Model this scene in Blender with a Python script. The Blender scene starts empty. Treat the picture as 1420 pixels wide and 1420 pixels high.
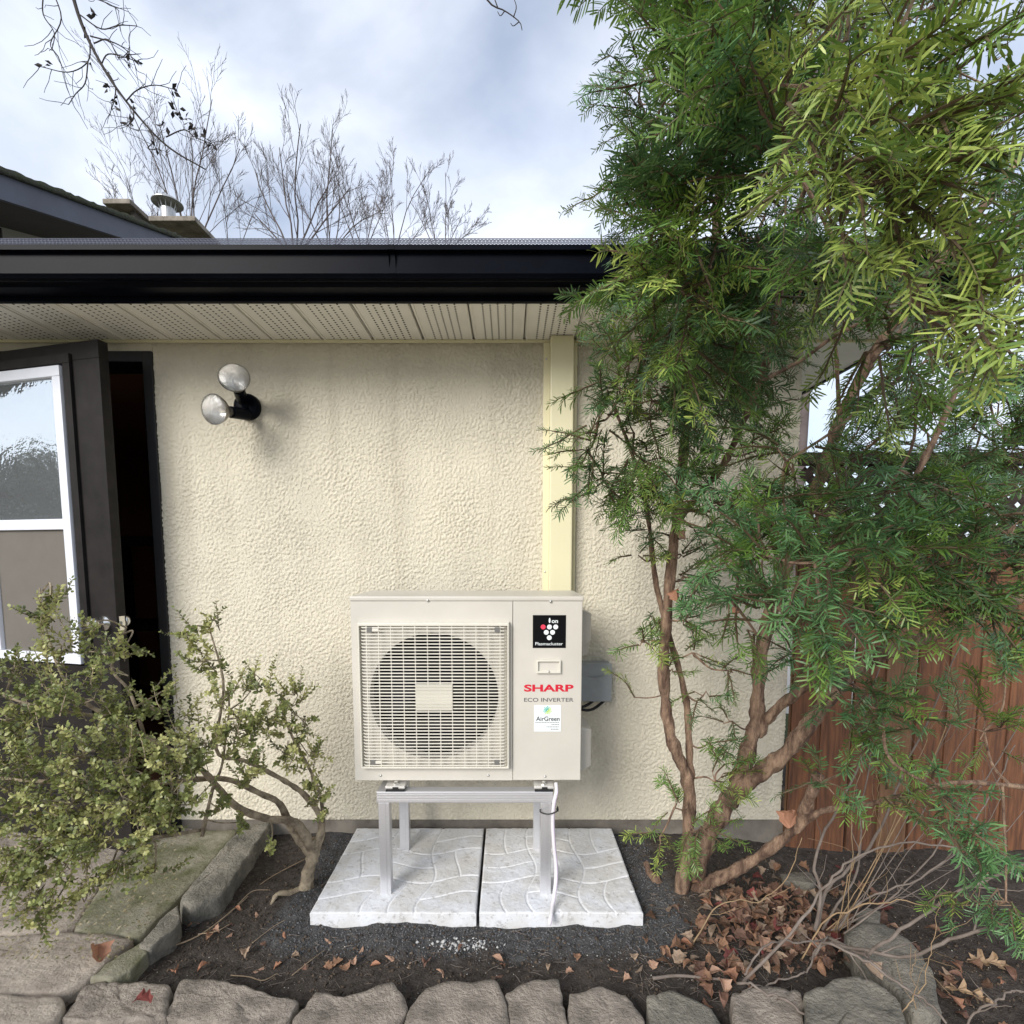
import bpy, bmesh, math, random
import numpy as np
from mathutils import Vector, Matrix
random.seed(7); rng = np.random.default_rng(7)
R = math.radians
scene = bpy.context.scene
C = scene.collection

# ------------------------------------------------------------------ camera
CAM_H, F, PX, PY_, PITCH = 1.28, 750.0, 706.0, 839.0, R(5.4)
cam_d = bpy.data.cameras.new('camera'); cam = bpy.data.objects.new('camera', cam_d); C.objects.link(cam)
cam.location = (0, 0, CAM_H); cam.rotation_euler = (math.pi/2 - PITCH, 0, 0)
cam_d.sensor_width = 36; cam_d.lens = F/1420*36
cam_d.shift_x = (710-PX)/1420; cam_d.shift_y = (PY_-710)/1420
cam_d.clip_start = 0.02; cam_d.clip_end = 2000
scene.camera = cam

# ------------------------------------------------------------------ sky, sun, exposure
SUN = Vector((-0.50, -0.74, 0.47)).normalized()
w = bpy.data.worlds.new('World'); scene.world = w; w.use_nodes = True
nt = w.node_tree; nt.nodes.clear(); N = nt.nodes.new; L = nt.links.new
out = N('ShaderNodeOutputWorld'); bg = N('ShaderNodeBackground'); L(bg.outputs[0], out.inputs[0])
sky = N('ShaderNodeTexSky'); sky.sky_type = 'NISHITA'; sky.sun_disc = False
sky.sun_elevation = math.asin(SUN.z); sky.sun_rotation = math.atan2(SUN.x, SUN.y); sky.air_density = 1.0; sky.dust_density = 1.2
tc = N('ShaderNodeTexCoord'); mp = N('ShaderNodeMapping'); mp.inputs['Scale'].default_value = (1, 1, 1.7); mp.inputs['Rotation'].default_value = (0.3, 0.5, 0.4)
mp.inputs['Location'].default_value = (0.35, 0.1, 0.2)
L(tc.outputs['Generated'], mp.inputs[0])
n1 = N('ShaderNodeTexNoise'); n1.inputs['Scale'].default_value = 2.6; n1.inputs['Detail'].default_value = 6; n1.inputs['Roughness'].default_value = 0.5; n1.inputs['Distortion'].default_value = 0.35
L(mp.outputs[0], n1.inputs['Vector'])
r1 = N('ShaderNodeValToRGB'); r1.color_ramp.elements[0].position = 0.33; r1.color_ramp.elements[1].position = 0.62
r1.color_ramp.elements[0].color = (.42, .42, .42, 1); r1.color_ramp.elements[1].color = (1, 1, 1, 1)
L(n1.outputs[0], r1.inputs[0])
n2 = N('ShaderNodeTexNoise'); n2.inputs['Scale'].default_value = 5.0; n2.inputs['Detail'].default_value = 5; L(mp.outputs[0], n2.inputs['Vector'])
r2 = N('ShaderNodeValToRGB'); r2.color_ramp.elements[0].position = 0.3; r2.color_ramp.elements[1].position = 0.7
r2.color_ramp.elements[0].color = (5.4, 6.0, 7.3, 1); r2.color_ramp.elements[1].color = (7.2, 7.6, 8.4, 1)
L(n2.outputs[0], r2.inputs[0])
mx = N('ShaderNodeMix'); mx.data_type = 'RGBA'
L(r1.outputs[0], mx.inputs[0]); L(sky.outputs[0], mx.inputs[6]); L(r2.outputs[0], mx.inputs[7]); L(mx.outputs[2], bg.inputs[0])
bg.inputs[1].default_value = 0.10
sd = bpy.data.lights.new('sun', 'SUN'); sd.energy = 2.2; sd.angle = R(30); sd.color = (1.0, .96, .90)
so = bpy.data.objects.new('sun', sd); C.objects.link(so); so.rotation_euler = (-SUN).to_track_quat('-Z', 'Y').to_euler(); so.location = (-3, -3, 6)
scene.view_settings.view_transform = 'Standard'; scene.view_settings.look = 'None'
scene.view_settings.gamma = 1; scene.view_settings.exposure = 0.67; scene.view_settings.use_curve_mapping = False
scene.render.engine = 'CYCLES'

# ------------------------------------------------------------------ helpers
cP, sP = math.cos(PITCH), math.sin(PITCH)
def ray(x, y):
    u = (x-PX)/F; v = -(y-PY_)/F
    return np.array([u, cP+v*sP, -sP+v*cP])
O = np.array([0, 0, CAM_H])
def atY(x, y, Y): d = ray(x, y); return O + d*(Y/d[1])
def atZ(x, y, Z): d = ray(x, y); return O + d*((Z-CAM_H)/d[2])
def hsh(i):
    i = (i.astype(np.int64)*np.array([73856093, 19349663, 83492791])).sum(-1)
    i = (i ^ (i >> 13))*1274126177 & 0x7fffffff
    return ((i ^ (i >> 16)) % 65536)/65535.0
def vn(p, s=1.0, seed=0):                       # value noise, vectorised, 0..1
    p = np.atleast_2d(np.asarray(p, float))*s + seed*17.31
    i = np.floor(p); f = p-i; f = f*f*(3-2*f); r = 0
    for a in (0, 1):
        for b in (0, 1):
            for c in (0, 1):
                wt = (f[:, 0] if a else 1-f[:, 0])*(f[:, 1] if b else 1-f[:, 1])*(f[:, 2] if c else 1-f[:, 2])
                r = r + wt*hsh(i+np.array([a, b, c]))
    return r
def sstep(a, b, x): t = np.clip((x-a)/(b-a), 0, 1); return t*t*(3-2*t)

def root_of(o):
    while o.parent: o = o.parent
    return o
class MB:
    def __init__(s): s.v = []; s.f = []; s.n = 0; s.c = []
    def add(s, v, f, col=None):
        v = np.asarray(v, float); s.v.append(v)
        s.f += [tuple(int(k)+s.n for k in q) for q in f]; s.n += len(v)
        if col is not None: s.c.append(np.tile(np.asarray(col, float), (len(v), 1)))
        return s
    def box(s, a, b, M=None, bev=0):
        a = np.minimum(a, b); b2 = np.maximum(a, b); b = np.maximum(b, b2); 
        x0, y0, z0 = a; x1, y1, z1 = b
        v = np.array([[x0,y0,z0],[x1,y0,z0],[x1,y1,z0],[x0,y1,z0],[x0,y0,z1],[x1,y0,z1],[x1,y1,z1],[x0,y1,z1]])
        if M is not None: v = v @ np.array(M)[:3, :3].T + np.array(M)[:3, 3]
        return s.add(v, [(3,2,1,0),(4,5,6,7),(0,1,5,4),(1,2,6,5),(2,3,7,6),(3,0,4,7)])
    def cyl(s, p, q, r0, r1=None, n=16, cap=True):
        return s.tube([p, q], [r0, r0 if r1 is None else r1], n, cap)
    def tube(s, pts, rad, n=6, cap=True, wob=0, col=None):
        P = np.asarray(pts, float); m = len(P); rad = np.broadcast_to(np.asarray(rad, float), (m,))
        T = np.gradient(P, axis=0); T /= np.linalg.norm(T, axis=1)[:, None]+1e-9
        up = np.array([0, 0, 1.]) if abs(T[0][2]) < .9 else np.array([1., 0, 0])
        a = np.cross(T[0], up); a /= np.linalg.norm(a); A = []
        for k in range(m):
            a = a-T[k]*np.dot(a, T[k]); a /= np.linalg.norm(a)+1e-9; A.append(a)
        A = np.array(A); B = np.cross(T, A)
        th = np.arange(n)*2*math.pi/n
        ring = np.cos(th)[None, :, None]*A[:, None, :] + np.sin(th)[None, :, None]*B[:, None, :]
        rr = rad[:, None, None]
        if wob: rr = rr*(1+wob*(rng.random((m, n, 1))-.5))
        v = (P[:, None, :]+ring*rr).reshape(-1, 3)
        f = [(k*n+j, k*n+(j+1) % n, (k+1)*n+(j+1) % n, (k+1)*n+j) for k in range(m-1) for j in range(n)]
        if cap: f += [tuple(range(n))[::-1], tuple(range((m-1)*n, m*n))]
        return s.add(v, f, col)
    def lathe(s, prof, M=None, n=24):
        th = np.arange(n)*2*math.pi/n; m = len(prof)
        v = np.array([[r*math.cos(t), r*math.sin(t), z] for r, z in prof for t in th])
        if M is not None: v = v @ np.array(M)[:3, :3].T + np.array(M)[:3, 3]
        return s.add(v, [(k*n+j, k*n+(j+1) % n, (k+1)*n+(j+1) % n, (k+1)*n+j) for k in range(m-1) for j in range(n)])
    def extr(s, prof, x0, x1):               # profile in (y,z) swept along x
        m = len(prof); v = [[x0, y, z] for y, z in prof]+[[x1, y, z] for y, z in prof]
        return s.add(v, [(j, (j+1) % m, m+(j+1) % m, m+j) for j in range(m)]+[tuple(range(m))[::-1], tuple(range(m, 2*m))])
    def build(s, name, m, parent=None, base=None, smooth=False, bev=0, kind=None):
        V = np.concatenate(s.v) if s.v else np.zeros((0, 3))
        o0 = np.array(root_of(parent).location) if parent else np.array(base if base is not None else (0, 0, 0))
        me = bpy.data.meshes.new(name)
        me.from_pydata((V-o0).tolist(), [], s.f); me.materials.append(m)
        if s.c:
            ca = me.color_attributes.new('tint', 'FLOAT_COLOR', 'POINT')
            cc = np.concatenate(s.c); cc = np.hstack([cc, np.ones((len(cc), 1))]) if cc.shape[1] == 3 else cc
            ca.data.foreach_set('color', cc.astype(np.float32).ravel())
        o = bpy.data.objects.new(name, me); C.objects.link(o)
        if parent: o.parent = parent
        else: o.location = tuple(o0)
        if smooth: me.shade_smooth()
        if bev:
            bm = bmesh.new(); bm.from_mesh(me)
            bmesh.ops.remove_doubles(bm, verts=bm.verts, dist=1e-5)
            es = [e for e in bm.edges if len(e.link_faces) == 2 and e.calc_face_angle(0) > .5]
            bmesh.ops.bevel(bm, geom=es, offset=bev, segments=2, affect='EDGES', profile=.6)
            bm.to_mesh(me); bm.free()
        if kind: o['kind'] = kind
        return o
def big_mesh(name, V, F4, m, parent=None, base=None, col=None, smooth=False, kind=None):   # numpy faces (n,k)
    o0 = np.array(root_of(parent).location) if parent else np.array(base if base is not None else (0, 0, 0))
    me = bpy.data.meshes.new(name); k = F4.shape[1]
    me.vertices.add(len(V)); me.vertices.foreach_set('co', (V-o0).astype(np.float32).ravel())
    me.loops.add(F4.size); me.loops.foreach_set('vertex_index', F4.astype(np.int32).ravel())
    me.polygons.add(len(F4)); me.polygons.foreach_set('loop_start', np.arange(0, F4.size, k, dtype=np.int32))
    me.update(calc_edges=True); me.validate()
    if col is not None:
        ca = me.color_attributes.new('tint', 'FLOAT_COLOR', 'POINT')
        ca.data.foreach_set('color', np.hstack([col, np.ones((len(col), 1))]).astype(np.float32).ravel())
    me.materials.append(m); o = bpy.data.objects.new(name, me); C.objects.link(o)
    if parent: o.parent = parent
    else: o.location = tuple(o0)
    if smooth: me.shade_smooth()
    if kind: o['kind'] = kind
    return o
def grid_faces(nx, ny):
    i = np.arange(nx-1)[:, None]*ny + np.arange(ny-1)[None, :]
    return np.stack([i, i+ny, i+ny+1, i+1], -1).reshape(-1, 4)
def thing(name, loc, label, cat, group=None):
    o = bpy.data.objects.new(name, None); C.objects.link(o); o.location = tuple(float(q) for q in loc); o.empty_display_size = .1
    return tag(o, label, cat, group)
def tag(o, label, cat, group=None, kind=None):
    o['label'] = label; o['category'] = cat
    if group: o['group'] = group
    if kind: o['kind'] = kind
    return o
def struct(o): o['kind'] = 'structure'; return o

# ------------------------------------------------------------------ materials
def mat(name, col, rough=.6, metal=0, var=0, vs=8, bump=0, bs=60, col2=None, spec=.5, tint=False, trans=0, coord='Object', bdist=.01, det=5, coat=0, stretch=None, lo=.35, hi=.65):
    m = bpy.data.materials.new(name); m.use_nodes = True; t = m.node_tree; n = t.nodes; l = t.links
    b = n['Principled BSDF']; b.inputs['Roughness'].default_value = rough; b.inputs['Metallic'].default_value = metal
    b.inputs['Specular IOR Level'].default_value = spec; b.inputs['Coat Weight'].default_value = coat
    c = n.new('ShaderNodeRGB'); c.outputs[0].default_value = (*col, 1); cs = c.outputs[0]
    if tint:
        a = n.new('ShaderNodeVertexColor'); a.layer_name = 'tint'; cs = a.outputs[0]
    tcn = n.new('ShaderNodeTexCoord'); vec = tcn.outputs[coord]
    if stretch:
        mpn = n.new('ShaderNodeMapping'); mpn.inputs['Scale'].default_value = stretch; l.new(vec, mpn.inputs[0]); vec = mpn.outputs[0]
    if var or col2:
        nz = n.new('ShaderNodeTexNoise'); nz.inputs['Scale'].default_value = vs; nz.inputs['Detail'].default_value = det; nz.inputs['Roughness'].default_value = .62
        l.new(vec, nz.inputs['Vector']); mr = n.new('ShaderNodeMapRange'); mr.inputs[1].default_value = lo; mr.inputs[2].default_value = hi
        l.new(nz.outputs[0], mr.inputs[0]); mix = n.new('ShaderNodeMix'); mix.data_type = 'RGBA'
        l.new(mr.outputs[0], mix.inputs[0]); l.new(cs, mix.inputs[6])
        if col2: mix.inputs[7].default_value = (*col2, 1)
        else:
            hs = n.new('ShaderNodeHueSaturation'); hs.inputs['Value'].default_value = 1-var; l.new(cs, hs.inputs['Color']); l.new(hs.outputs[0], mix.inputs[7])
        cs = mix.outputs[2]
    l.new(cs, b.inputs['Base Color'])
    if bump:
        bz = n.new('ShaderNodeTexNoise'); bz.inputs['Scale'].default_value = bs; bz.inputs['Detail'].default_value = 6; bz.inputs['Roughness'].default_value = .65
        l.new(vec, bz.inputs['Vector']); bp = n.new('ShaderNodeBump'); bp.inputs['Strength'].default_value = bump; bp.inputs['Distance'].default_value = bdist
        l.new(bz.outputs[0], bp.inputs['Height']); l.new(bp.outputs[0], b.inputs['Normal'])
    if trans:
        ad = n.new('ShaderNodeMixShader'); tr = n.new('ShaderNodeBsdfTranslucent'); l.new(cs, tr.inputs[0])
        ad.inputs[0].default_value = trans; l.new(b.outputs[0], ad.inputs[1]); l.new(tr.outputs[0], ad.inputs[2])
        l.new(ad.outputs[0], n['Material Output'].inputs['Surface'])
    return m
M = {}
M['stucco'] = mat('stucco', (.765, .71, .575), .9, var=.12, vs=2.2, det=8, stretch=(1.6, 1.6, .7), bump=1, bs=150, bdist=.005, spec=.2)
def streaks(m):
    t = m.node_tree; b = t.nodes['Principled BSDF']; src = b.inputs['Base Color'].links[0].from_socket
    tcn = t.nodes.new('ShaderNodeTexCoord'); mp_ = t.nodes.new('ShaderNodeMapping'); mp_.inputs['Scale'].default_value = (11, 11, .9); nz = t.nodes.new('ShaderNodeTexNoise'); nz.inputs['Scale'].default_value = 1; nz.inputs['Detail'].default_value = 7
    mr = t.nodes.new('ShaderNodeMapRange'); mr.inputs[1].default_value = .52; mr.inputs[2].default_value = .78; mr.inputs[4].default_value = .42
    mx = t.nodes.new('ShaderNodeMix'); mx.data_type = 'RGBA'; mx.inputs[7].default_value = (.50, .45, .35, 1)
    t.links.new(tcn.outputs['Object'], mp_.inputs[0]); t.links.new(mp_.outputs[0], nz.inputs['Vector']); t.links.new(nz.outputs[0], mr.inputs[0]); t.links.new(mr.outputs[0], mx.inputs[0]); t.links.new(src, mx.inputs[6]); t.links.new(mx.outputs[2], b.inputs['Base Color'])
streaks(M['stucco'])
M['foundation'] = mat('foundation', (.24, .215, .18), .9, col2=(.12, .105, .088), vs=6, bump=.4, bs=60)
M['soffit'] = mat('soffit', (.87, .85, .78), .5, var=.10, vs=3, spec=.35)
M['hole'] = mat('soffit_hole', (.045, .04, .032), .9, spec=.1)
M['gutter'] = mat('gutter', (.004, .005, .009), .30, var=.3, vs=9, spec=.05)
M['guard'] = mat('gutter_guard', (.22, .22, .26), .4, metal=.6)
M['shingle'] = mat('shingle', (.07, .065, .06), .95, var=.5, vs=30, bump=.6, bs=90)
M['cream'] = mat('cream_vinyl', (.78, .73, .49), .42, var=.05, vs=2, spec=.4)
M['brown'] = mat('brown_paint', (.024, .021, .020), .55, var=.35, vs=14, bump=.15, bs=220, bdist=.002, spec=.18)
M['black'] = mat('black_paint', (.008, .008, .009), .5, var=.3, vs=20)
M['white'] = mat('white_vinyl', (.80, .83, .90), .35, var=.06, vs=9)
M['chrome'] = mat('brushed_nickel', (.7, .69, .66), .25, metal=1)
M['casing'] = mat('beige_enamel', (.62, .59, .525), .40, var=.09, vs=4, det=8, spec=.45, bump=.04, bs=400, bdist=.001)
M['grille'] = mat('ivory_plastic', (.72, .69, .60), .42, var=.05, vs=10)
M['clip'] = mat('grey_clip', (.16, .155, .145), .5)
M['dark'] = mat('dark_plastic', (.018, .017, .02), .5, var=.3, vs=30)
M['coil'] = mat('shade_black_coil', (.008, .007, .009), .9, var=.4, vs=60, spec=.1)  # coil and fan blackened: shade inside the casing put into the colour
M['fan'] = mat('fan_plastic', (.008, .007, .014), .5, spec=.15)
M['screw'] = mat('zinc_screw', (.6, .6, .58), .35, metal=1)
M['red'] = mat('red_print', (.62, .010, .035), .45)
M['pink'] = mat('red_dot', (.80, .05, .10), .4)
M['ink'] = mat('black_print', (.004, .004, .005), .4, spec=.12)
M['inkgrey'] = mat('grey_print', (.10, .10, .105), .5)
M['paper'] = mat('white_sticker', (.80, .84, .85), .35)
M['teal'] = mat('teal_print', (.06, .50, .42), .5)
M['lime'] = mat('lime_print', (.50, .72, .12), .5)
M['alu'] = mat('aluminium', (.80, .80, .82), .34, metal=.72, var=.12, vs=40, stretch=(1, 30, 30))
M['rubber'] = mat('black_rubber', (.012, .012, .012), .7)
M['zinc'] = mat('zinc_clamp', (.72, .70, .66), .4, metal=.5, var=.15, vs=40)
M['hose'] = mat('clear_vinyl_hose', (.70, .68, .70), .18, spec=.6)
M['hoseline'] = mat('purple_line', (.50, .42, .54), .3)
M['greybox'] = mat('grey_enamel', (.33, .355, .37), .45, var=.12, vs=25)
M['glassbulb'] = mat('bulb_reflector', (.42, .40, .36), .25, metal=.75, var=.4, vs=60)
M['lens'] = mat('bulb_lens', (.36, .34, .30), .14, metal=.5, col2=(.62, .60, .55), vs=38, bump=.8, bs=70)
M['mirror'] = mat('bulb_mirror', (.88, .86, .82), .10, metal=1, bump=.35, bs=130)
def clear_mat():
    m = mat('clear_glass', (.5, .5, .5), .05, bump=.3, bs=60); t = m.node_tree; b = t.nodes['Principled BSDF']; b.inputs['Metallic'].default_value = 1
    tr = t.nodes.new('ShaderNodeBsdfTransparent'); mx = t.nodes.new('ShaderNodeMixShader'); mx.inputs[0].default_value = .14
    t.links.new(tr.outputs[0], mx.inputs[1]); t.links.new(b.outputs[0], mx.inputs[2]); t.links.new(mx.outputs[0], t.nodes['Material Output'].inputs['Surface']); return m
M['clear'] = clear_mat()
M['bluepaint'] = mat('slate_blue_fascia', (.085, .092, .125), .55, var=.25, vs=4, bump=.1, bs=90)
M['darksoffit'] = mat('brown_soffit', (.085, .072, .060), .7, var=.2, vs=5)
M['beigewall'] = mat('beige_siding', (.38, .34, .27), .8)
M['moss'] = mat('mossy_shingle', (.060, .056, .046), .95, col2=(.070, .078, .035), vs=14, bump=1, bs=40, bdist=.03)
M['concrete'] = mat('weathered_concrete', (.33, .29, .24), .9, col2=(.16, .14, .115), vs=9, bump=.5, bs=40)
M['galv'] = mat('galvanised', (.55, .55, .54), .4, metal=.8, var=.3, vs=14)
M['bark_far'] = mat('grey_bark', (.13, .105, .10), .9, var=.3, vs=3)
M['bark_near'] = mat('dark_bark', (.05, .042, .038), .9)
M['yewbark'] = mat('yew_bark', (.38, .255, .17), .92, col2=(.12, .07, .048), vs=34, bump=1, bs=70, bdist=.02, stretch=(1, 1, .3), det=9, lo=.38, hi=.6)
M['boxbark'] = mat('boxwood_bark', (.40, .33, .23), .92, col2=(.14, .11, .075), vs=30, bump=.8, bs=70, bdist=.006)
M['twig'] = mat('grey_twig', (.21, .175, .15), .85, col2=(.14, .11, .09), vs=25)
M['twigy'] = mat('tan_twig', (.33, .225, .125), .75, var=.3, vs=20)
M['needle'] = mat('yew_needles', (.05, .1, .03), .42, tint=True, trans=.20, spec=.5, var=.25, vs=120)
M['boxleaf'] = mat('boxwood_leaves', (.06, .09, .03), .40, tint=True, trans=.2, spec=.5)
M['hedge'] = mat('hedge_leaves', (.02, .035, .015), .6, tint=True)
M['deadleaf'] = mat('dead_leaf', (.38, .19, .10), .75, tint=True, trans=.15, var=.35, vs=60, coord='Object')
M['oakleaf'] = mat('tan_oak_leaf', (.40, .27, .16), .75, var=.3, vs=50)
M['fence'] = mat('cedar_board', (.21, .088, .040), .8, col2=(.09, .040, .022), vs=7, stretch=(9, 9, .8), bump=.3, bs=30)
M['fence_tan'] = mat('tan_cedar_board', (.22, .12, .06), .8, col2=(.13, .065, .034), vs=7, stretch=(9, 9, .8), bump=.3, bs=30)
M['fence_grey'] = mat('grey_kick_board', (.12, .085, .065), .85, var=.4, vs=12)
M['lattice'] = mat('dark_lattice', (.045, .028, .022), .85, var=.3, vs=12)
M['drive'] = mat('concrete_drive', (.50, .47, .42), .9, var=.12, vs=3)
M['siding'] = mat('pale_siding', (.80, .77, .70), .7, var=.04, vs=2)
M['room'] = mat('room_paint', (.50, .24, .15), .9)
M['interior'] = mat('dark_wood', (.03, .02, .016), .6, var=.3, vs=10)
M['item_red'] = mat('red_pattern_cloth', (.16, .04, .03), .8, col2=(.45, .2, .14), vs=70, lo=.55, hi=.7)
M['stone'] = mat('edging_stone', (.43, .37, .31), .92, col2=(.20, .175, .145), vs=13, bump=1, bs=75, bdist=.02, det=10, coord='Object')
M['stone_grey'] = mat('grey_stone', (.34, .31, .255), .92, col2=(.13, .125, .105), vs=10, bump=1, bs=70, bdist=.02, det=10)
M['stone_moss'] = mat('mossy_stone', (.28, .26, .20), .95, col2=(.10, .105, .045), vs=7, bump=1, bs=45, bdist=.01)
M['flag'] = mat('flagstone', (.46, .40, .33), .9, col2=(.25, .21, .175), vs=6, bump=.9, bs=45, bdist=.014, det=10)
M['crumb'] = mat('soil_crumb', (.05, .038, .03), .95, tint=True)
M['stick'] = mat('dry_stick', (.36, .27, .18), .85, var=.3, vs=30)

def slab_mat():
    m = mat('cast_concrete', (.76, .78, .82), .85, col2=(.64, .63, .61), vs=7, bump=.45, bs=90, bdist=.004, lo=.38, hi=.62)
    t = m.node_tree; n = t.nodes; l = t.links; b = n['Principled BSDF']
    src = b.inputs['Base Color'].links[0].from_socket
    a = n.new('ShaderNodeVertexColor'); a.layer_name = 'tint'
    mx = n.new('ShaderNodeMix'); mx.data_type = 'RGBA'; mx.inputs[7].default_value = (.80, .81, .83, 1)
    l.new(a.outputs[0], mx.inputs[0]); l.new(src, mx.inputs[6])
    nz = n.new('ShaderNodeTexNoise'); nz.inputs['Scale'].default_value = 45; nz.inputs['Detail'].default_value = 8; nz.inputs['Roughness'].default_value = .7
    tcn = n.new('ShaderNodeTexCoord'); l.new(tcn.outputs['Object'], nz.inputs['Vector'])
    mr = n.new('ShaderNodeMapRange'); mr.inputs[1].default_value = .545; mr.inputs[2].default_value = .72; mr.inputs[4].default_value = .75; l.new(nz.outputs[0], mr.inputs[0])
    m2 = n.new('ShaderNodeMix'); m2.data_type = 'RGBA'; m2.inputs[7].default_value = (.21, .185, .15, 1)
    l.new(mr.outputs[0], m2.inputs[0]); l.new(mx.outputs[2], m2.inputs[6]); l.new(m2.outputs[2], b.inputs['Base Color'])
    return m
M['slab'] = slab_mat()

def ground_mat():
    m = bpy.data.materials.new('garden_soil'); m.use_nodes = True; t = m.node_tree; n = t.nodes; l = t.links; b = n['Principled BSDF']
    b.inputs['Roughness'].default_value = .97; b.inputs['Specular IOR Level'].default_value = .15
    a = n.new('ShaderNodeVertexColor'); a.layer_name = 'tint'
    tcn = n.new('ShaderNodeTexCoord'); nz = n.new('ShaderNodeTexNoise'); nz.inputs['Scale'].default_value = 38; nz.inputs['Detail'].default_value = 9; nz.inputs['Roughness'].default_value = .72
    l.new(tcn.outputs['Object'], nz.inputs['Vector'])
    mr = n.new('ShaderNodeMapRange'); mr.inputs[1].default_value = .32; mr.inputs[2].default_value = .7; mr.inputs[3].default_value = .45; mr.inputs[4].default_value = 1.6; l.new(nz.outputs[0], mr.inputs[0])
    mx = n.new('ShaderNodeMix'); mx.data_type = 'RGBA'; mx.blend_type = 'MULTIPLY'; mx.inputs[0].default_value = 1
    l.new(a.outputs[0], mx.inputs[6]); l.new(mr.outputs[0], mx.inputs[7]); l.new(mx.outputs[2], b.inputs['Base Color'])
    bz = n.new('ShaderNodeTexNoise'); bz.inputs['Scale'].default_value = 150; bz.inputs['Detail'].default_value = 6; l.new(tcn.outputs['Object'], bz.inputs['Vector'])
    bp = n.new('ShaderNodeBump'); bp.inputs['Strength'].default_value = .8; bp.inputs['Distance'].default_value = .008; l.new(bz.outputs[0], bp.inputs['Height']); l.new(bp.outputs[0], b.inputs['Normal'])
    return m
M['soil'] = ground_mat()

# ------------------------------------------------------------------ ground
WALL_Y = 2.457
def gz(x, y):
    x = np.atleast_1d(np.asarray(x, float)); y = np.atleast_1d(np.asarray(y, float))
    p = np.stack([x, y, x*0], -1)
    z = -.048 - .10*sstep(.75, 1.45, x)*sstep(3.2, 1.9, y) + .05*np.exp(-((x-.72)**2+(y-2.02)**2)/.05) + .03*np.exp(-((x+.74)**2+(y-1.95)**2)/.02)
    z = z + (vn(p, 5)-.5)*.022 + (vn(p, 17, 3)-.5)*.012 + (vn(p, 50, 5)-.5)*.008
    z = z - .05*sstep(1.50, 1.40, y)
    near = sstep(7, 3.2, np.abs(x))*sstep(6, 2.7, y)
    z = z*near + (1-near)*(-.14)
    return z
def axis(a, b, st, lo, hi):
    c = np.arange(a, b+1e-6, st); out = [a]; d = st
    L_ = []; x = a
    while x > lo: d *= 1.35; x -= d; L_.append(x)
    L2 = []; x = b; d = st
    while x < hi: d *= 1.35; x += d; L2.append(x)
    return np.concatenate([L_[::-1], c, L2])
gx = axis(-2.2, 2.5, .012, -600, 600); gy = axis(1.1, 2.56, .012, -600, 600)
X, Y = np.meshgrid(gx, gy, indexing='ij'); fx, fy = X.ravel(), Y.ravel()
Zg = gz(fx, fy)
p3 = np.stack([fx, fy, fx*0], -1)
soil = np.array([.062, .053, .046]); dust = np.array([.075, .074, .074]); lawn = np.array([.06, .075, .03])
# crushed stone screenings bedded round the slabs, with a ragged edge
dx = np.maximum(np.maximum(-.72-fx, fx-.50), 0); dy = np.maximum(1.80-fy, 0)
dd = np.hypot(dx, dy) + (vn(p3, 9, 2)-.5)*.12 + (vn(p3, 28, 4)-.5)*.05
k = sstep(.17, .08, dd)[:, None]
bed = (sstep(1.34, 1.44, fy)*sstep(4, 3.4, np.abs(fx))*sstep(4, 3.4, fy))[:, None]
cg = (soil*(1-k)+dust*k)*bed + lawn*(1-bed)
struct(big_mesh('ground', np.stack([fx, fy, Zg], -1), grid_faces(len(gx), len(gy)), M['soil'], col=cg, smooth=True))
pt = MB(); pt.box((-5, -6, -.2), (4.5, 1.30, -.085)); struct(pt.build('bounce_paving', M['flag']))  # unseen pale paving, added to bounce light up under the soffit
dv = MB(); dv.box((1.45, 2.75, -.20), (14, 9.0, -.105)); struct(dv.build('driveway', M['drive']))

# ------------------------------------------------------------------ the bungalow
HX0, HX1 = -4.6, 1.285            # wall ends
Z_SOF = atY(706, 473, WALL_Y)[2]
DX0, DX1 = -2.42, atY(212, 488, WALL_Y)[0]; DZ = atY(212, 488, WALL_Y)[2]
ZST = atY(706, 1136, WALL_Y)[2]   # lower edge of the render
house = thing('bungalow', (0, WALL_Y, -.15), 'low cream stucco bungalow with black gutter and perforated soffit', 'house')
def stucco(x0, x1, z0, z1, Yf=WALL_Y, st=.0042):
    nx = int((x1-x0)/st)+2; nz = int((z1-z0)/st)+2
    r = np.random.default_rng(3)
    fx_ = np.fft.fftfreq(nx, st)[:, None]; fz_ = np.fft.fftfreq(nz, st)[None, :]
    def band(f0, bw, an=1.0):
        q = np.hypot(fx_*an, fz_); g = np.exp(-((q-f0)/bw)**2)
        a = np.real(np.fft.ifft2(np.fft.fft2(r.standard_normal((nx, nz)))*g)); return a/a.std()
    a = band(42, 26, .8); b = band(88, 34); c = band(3, 2)
    n_ = a+.75*b; n_ /= n_.std()
    md = np.clip(1.05+.13*band(2.2, 1.6), .78, 1.35)
    h = (sstep(.0, .30, n_)*.0026 + .0007*np.clip(n_, -2, 2))*md + .0010*c + .0007*band(80, 25)
    xs = np.linspace(x0, x1, nx); zs = np.linspace(z0, z1, nz)
    XX, ZZ = np.meshgrid(xs, zs, indexing='ij')
    V = np.stack([XX, Yf-h, ZZ], -1).reshape(-1, 3)
    f = grid_faces(nx, nz)
    return V, f
V, f_ = stucco(DX1, HX1, ZST, Z_SOF+.01); wall = big_mesh('wall', V, f_, M['stucco'], house, smooth=True)
wb = MB()
wb.box((DX1, WALL_Y+.001, ZST-.002), (HX1, WALL_Y+.16, Z_SOF+.1)); wb.box((HX0, WALL_Y-.004, DZ), (DX1-.001, WALL_Y+.16, Z_SOF+.1)); wb.box((HX0, WALL_Y-.004, ZST), (DX0, WALL_Y+.16, DZ-.001))
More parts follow.
